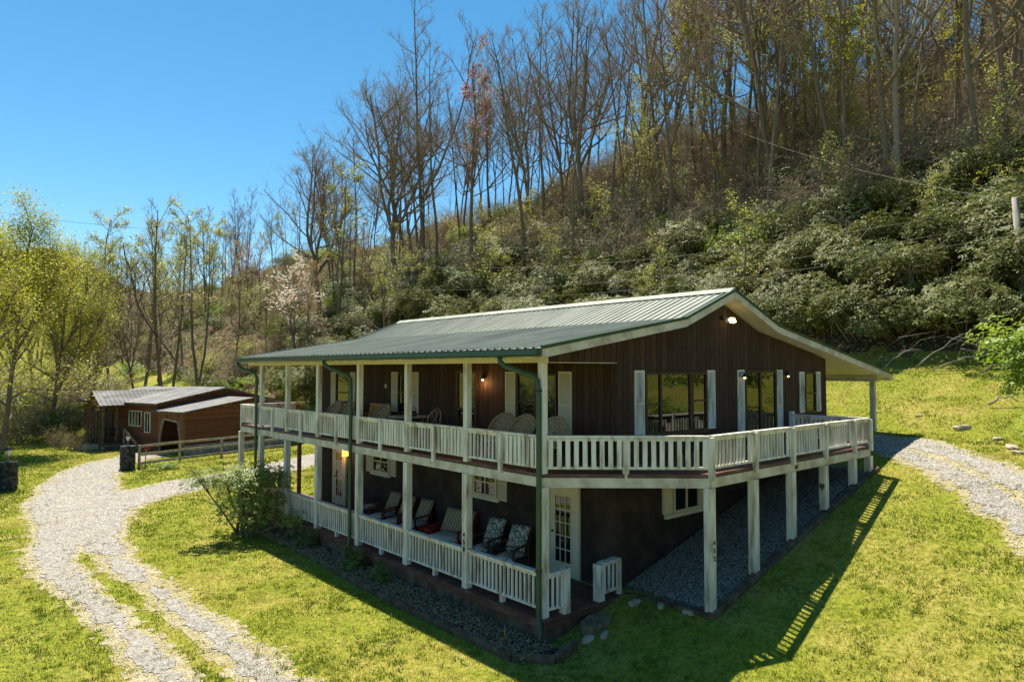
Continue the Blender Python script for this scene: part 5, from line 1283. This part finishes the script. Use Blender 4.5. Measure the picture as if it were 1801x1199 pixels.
r_ = M['litter'].node_tree.nodes
for nd in r_:
    if nd.type == 'VALTORGB':
        e = nd.color_ramp.elements; e[0].color = (.28, .19, .11, 1); e[1].color = (.22, .27, .05, 1); q = e.new(.45); q.color = (.17, .13, .06, 1); q = e.new(.25); q.color = (.42, .33, .22, 1)
tag(npmesh('undergrowth', V_, F_, 'litter', tint=tint), 'leaf litter and low undergrowth covering the wooded hillside', 'undergrowth', kind='stuff')
def blades(name, x, y, d, mat, hs, ws, label, tintf):
    n = len(x); z = H(x, y)-.01; a = rng.uniform(0, 2*PI, n); h = hs*rng.uniform(.55, 1.3, n); w_ = ws*rng.uniform(.7, 1.3, n)
    lx = rng.normal(0, .45, n)*h; ly = rng.normal(0, .45, n)*h; dx = np.cos(a)*w_; dy = np.sin(a)*w_
    V_ = np.stack([np.stack([x-dx, y-dy, z], 1), np.stack([x+dx, y+dy, z], 1), np.stack([x+lx, y+ly, z+h], 1)], 1).reshape(-1, 3)
    return tag(npmesh(name, V_, np.arange(n*3).reshape(-1, 3), mat, tint=np.repeat(tintf(x, y), 3)), label, 'grass', kind='stuff')
x, y, d = scatter_view(760000, 6.5, 62, 8, 90, .85)
g = gravel(x, y); k = ~inhouse(x, y, .12) & (hill_s(x, y) < .8) & (rng.random(len(x)) < np.where(g < -.45, 1, np.clip(.62-(g+.4)/.7, 0, .62))+.006)
k &= ~((x > -1.0) & (x < .1) & (y > -.6) & (y < 12.6)); k &= ~((x > 3) & (y > 35.8) & (y < 50) & (x < 16))
th = fbm(x*2.3, y*2.3, 3, 61); k &= (rng.random(len(x)) < .30+1.2*th*th)
x, y, d, th = x[k], y[k], d[k], th[k]
M['grass'] = foliage('lawn_grass_blade', (0, 0, 0), (1, 1, 1), .55, .35, .25, attr=True)
for nd in M['grass'].node_tree.nodes:
    if nd.type == 'VALTORGB':
        e = nd.color_ramp.elements; e[0].color = (.075, .12, .012, 1); e[1].color = (.60, .46, .18, 1)
        for p_, c_ in ((.3, (.16, .22, .018)), (.55, (.29, .35, .026)), (.75, (.44, .43, .05))): q = e.new(p_); q.color = (*c_, 1)
def gt(x, y):
    t = .44+(fbm(x*.35, y*.35, 4, 71)-.5)*1.5+(fbm(x*1.7, y*1.7, 4, 72)-.5)*1.3+rng.normal(0, .13, len(x))+.30*np.exp(-np.abs(gravel(x, y)-.1)*1.5)
    t = t+.30*smooth((x-13)/6)
    return np.clip(t, 0, 1)
blades('lawn_grass', x, y, d, 'grass', (.022+.040*th)*np.clip(.5+d/26, .75, 2.2), .0058*np.clip(d/9, .9, 6), 'short yellow green mown grass of the lawn and banks', gt)
# tufts of weeds
x, y, d = scatter_view(7000, 7, 45, 10, 88); k = ~inhouse(x, y, .3) & (hill_s(x, y) < .5) & (gravel(x, y) < .9) & (fbm(x*.6, y*.6, 3, 81) > .5); x, y, d = x[k], y[k], d[k]
xx = np.repeat(x, 22)+rng.normal(0, .05, len(x)*22); yy = np.repeat(y, 22)+rng.normal(0, .05, len(x)*22)
blades('weed_tufts', xx, yy, None, 'grass', rng.uniform(.04, .10, len(xx)), np.full(len(xx), .009), 'darker weed tufts dotted over the lawn and the drive', lambda a, b: np.clip(rng.normal(.28, .12, len(a)), 0, 1))
x, y, d = scatter_view(5200, 7, 45, 10, 88, .8); k = ~inhouse(x, y, .3) & (hill_s(x, y) < .5) & (fbm(x*.5, y*.5, 3, 91) > .42); x, y, d = x[k], y[k], d[k]
V_, F_ = leaves_np(np.stack([x, y, H(x, y)+.035], 1), .065, 12, 0, 1, .6, .3)
tag(npmesh('fallen_leaves', V_, F_, 'leaf_brown'), 'dry brown leaves scattered over the lawn', 'leaves', kind='stuff')
# loose stones of the drives and the gravel bed
def stones(name, x, y, z, sz, mat, label):
    n = len(x); oct_ = np.array([[1, 0, 0], [0, 1, 0], [-1, 0, 0], [0, -1, 0], [0, 0, .75], [0, 0, -.4]]); fc = np.array([[0, 1, 4], [1, 2, 4], [2, 3, 4], [3, 0, 4]])
    a = rng.uniform(0, 2*PI, n); c, s_ = np.cos(a), np.sin(a); o = np.repeat(oct_[None], n, 0)*rng.uniform(.6, 1.3, (n, 6, 1))
    vx = o[..., 0]*c[:, None]-o[..., 1]*s_[:, None]*.8; vy = o[..., 0]*s_[:, None]+o[..., 1]*c[:, None]*.8
    V_ = np.stack([x[:, None]+vx*sz[:, None], y[:, None]+vy*sz[:, None], z[:, None]+o[..., 2]*sz[:, None]], -1).reshape(-1, 3)
    F_ = (fc[None]+np.arange(n)[:, None, None]*6).reshape(-1, 3)
    return tag(npmesh(name, V_, F_, mat, tint=np.repeat(rng.random(n), 6)), label, 'gravel', kind='stuff')
M['stones'] = foliage('loose_gravel_stone', (.23, .205, .165), (.54, .51, .46), .9, 0, .2, attr=True)
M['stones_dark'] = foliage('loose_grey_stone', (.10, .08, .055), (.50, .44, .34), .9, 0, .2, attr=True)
x, y, d = scatter_view(420000, 8, 45, 9, 90, .9); g = gravel(x, y)
k = ~inhouse(x, y, .4) & (rng.random(len(x)) < np.clip((g+.45)/.7, 0, 1)**1.3); x, y, d = x[k], y[k], d[k]
stones('driveway_stones', x, y, H(x, y)+.024, .0095*np.clip(d/11, .8, 3)*rng.uniform(.6, 1.5, len(x)), 'stones', 'loose pale limestone gravel strewn over the drives')
x = rng.uniform(2.5, 10.2, 26000); y = rng.uniform(-2.1, -.02, 26000)
t = (y+2.14)/2.14; z = np.interp(x, xs, ez)*(1-t)+np.interp(x, xs, wz)*t
z = np.maximum(z, H(x, y)+.02)
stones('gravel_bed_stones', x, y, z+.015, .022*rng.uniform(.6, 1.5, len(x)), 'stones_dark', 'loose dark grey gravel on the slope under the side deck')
x = rng.uniform(-.95, -.16, 9000); y = rng.uniform(-.5, 12.5, 9000)
V_, F_ = leaves_np(np.stack([x, y, H(x, y)+.10+.05*rng.random(9000)], 1), .06, 8, 0, 1, .6, .3)
tag(npmesh('bed_leaf_litter', V_, F_, 'leaf_brown'), 'dry leaves and chips lying on the flower bed', 'leaf litter', kind='stuff')
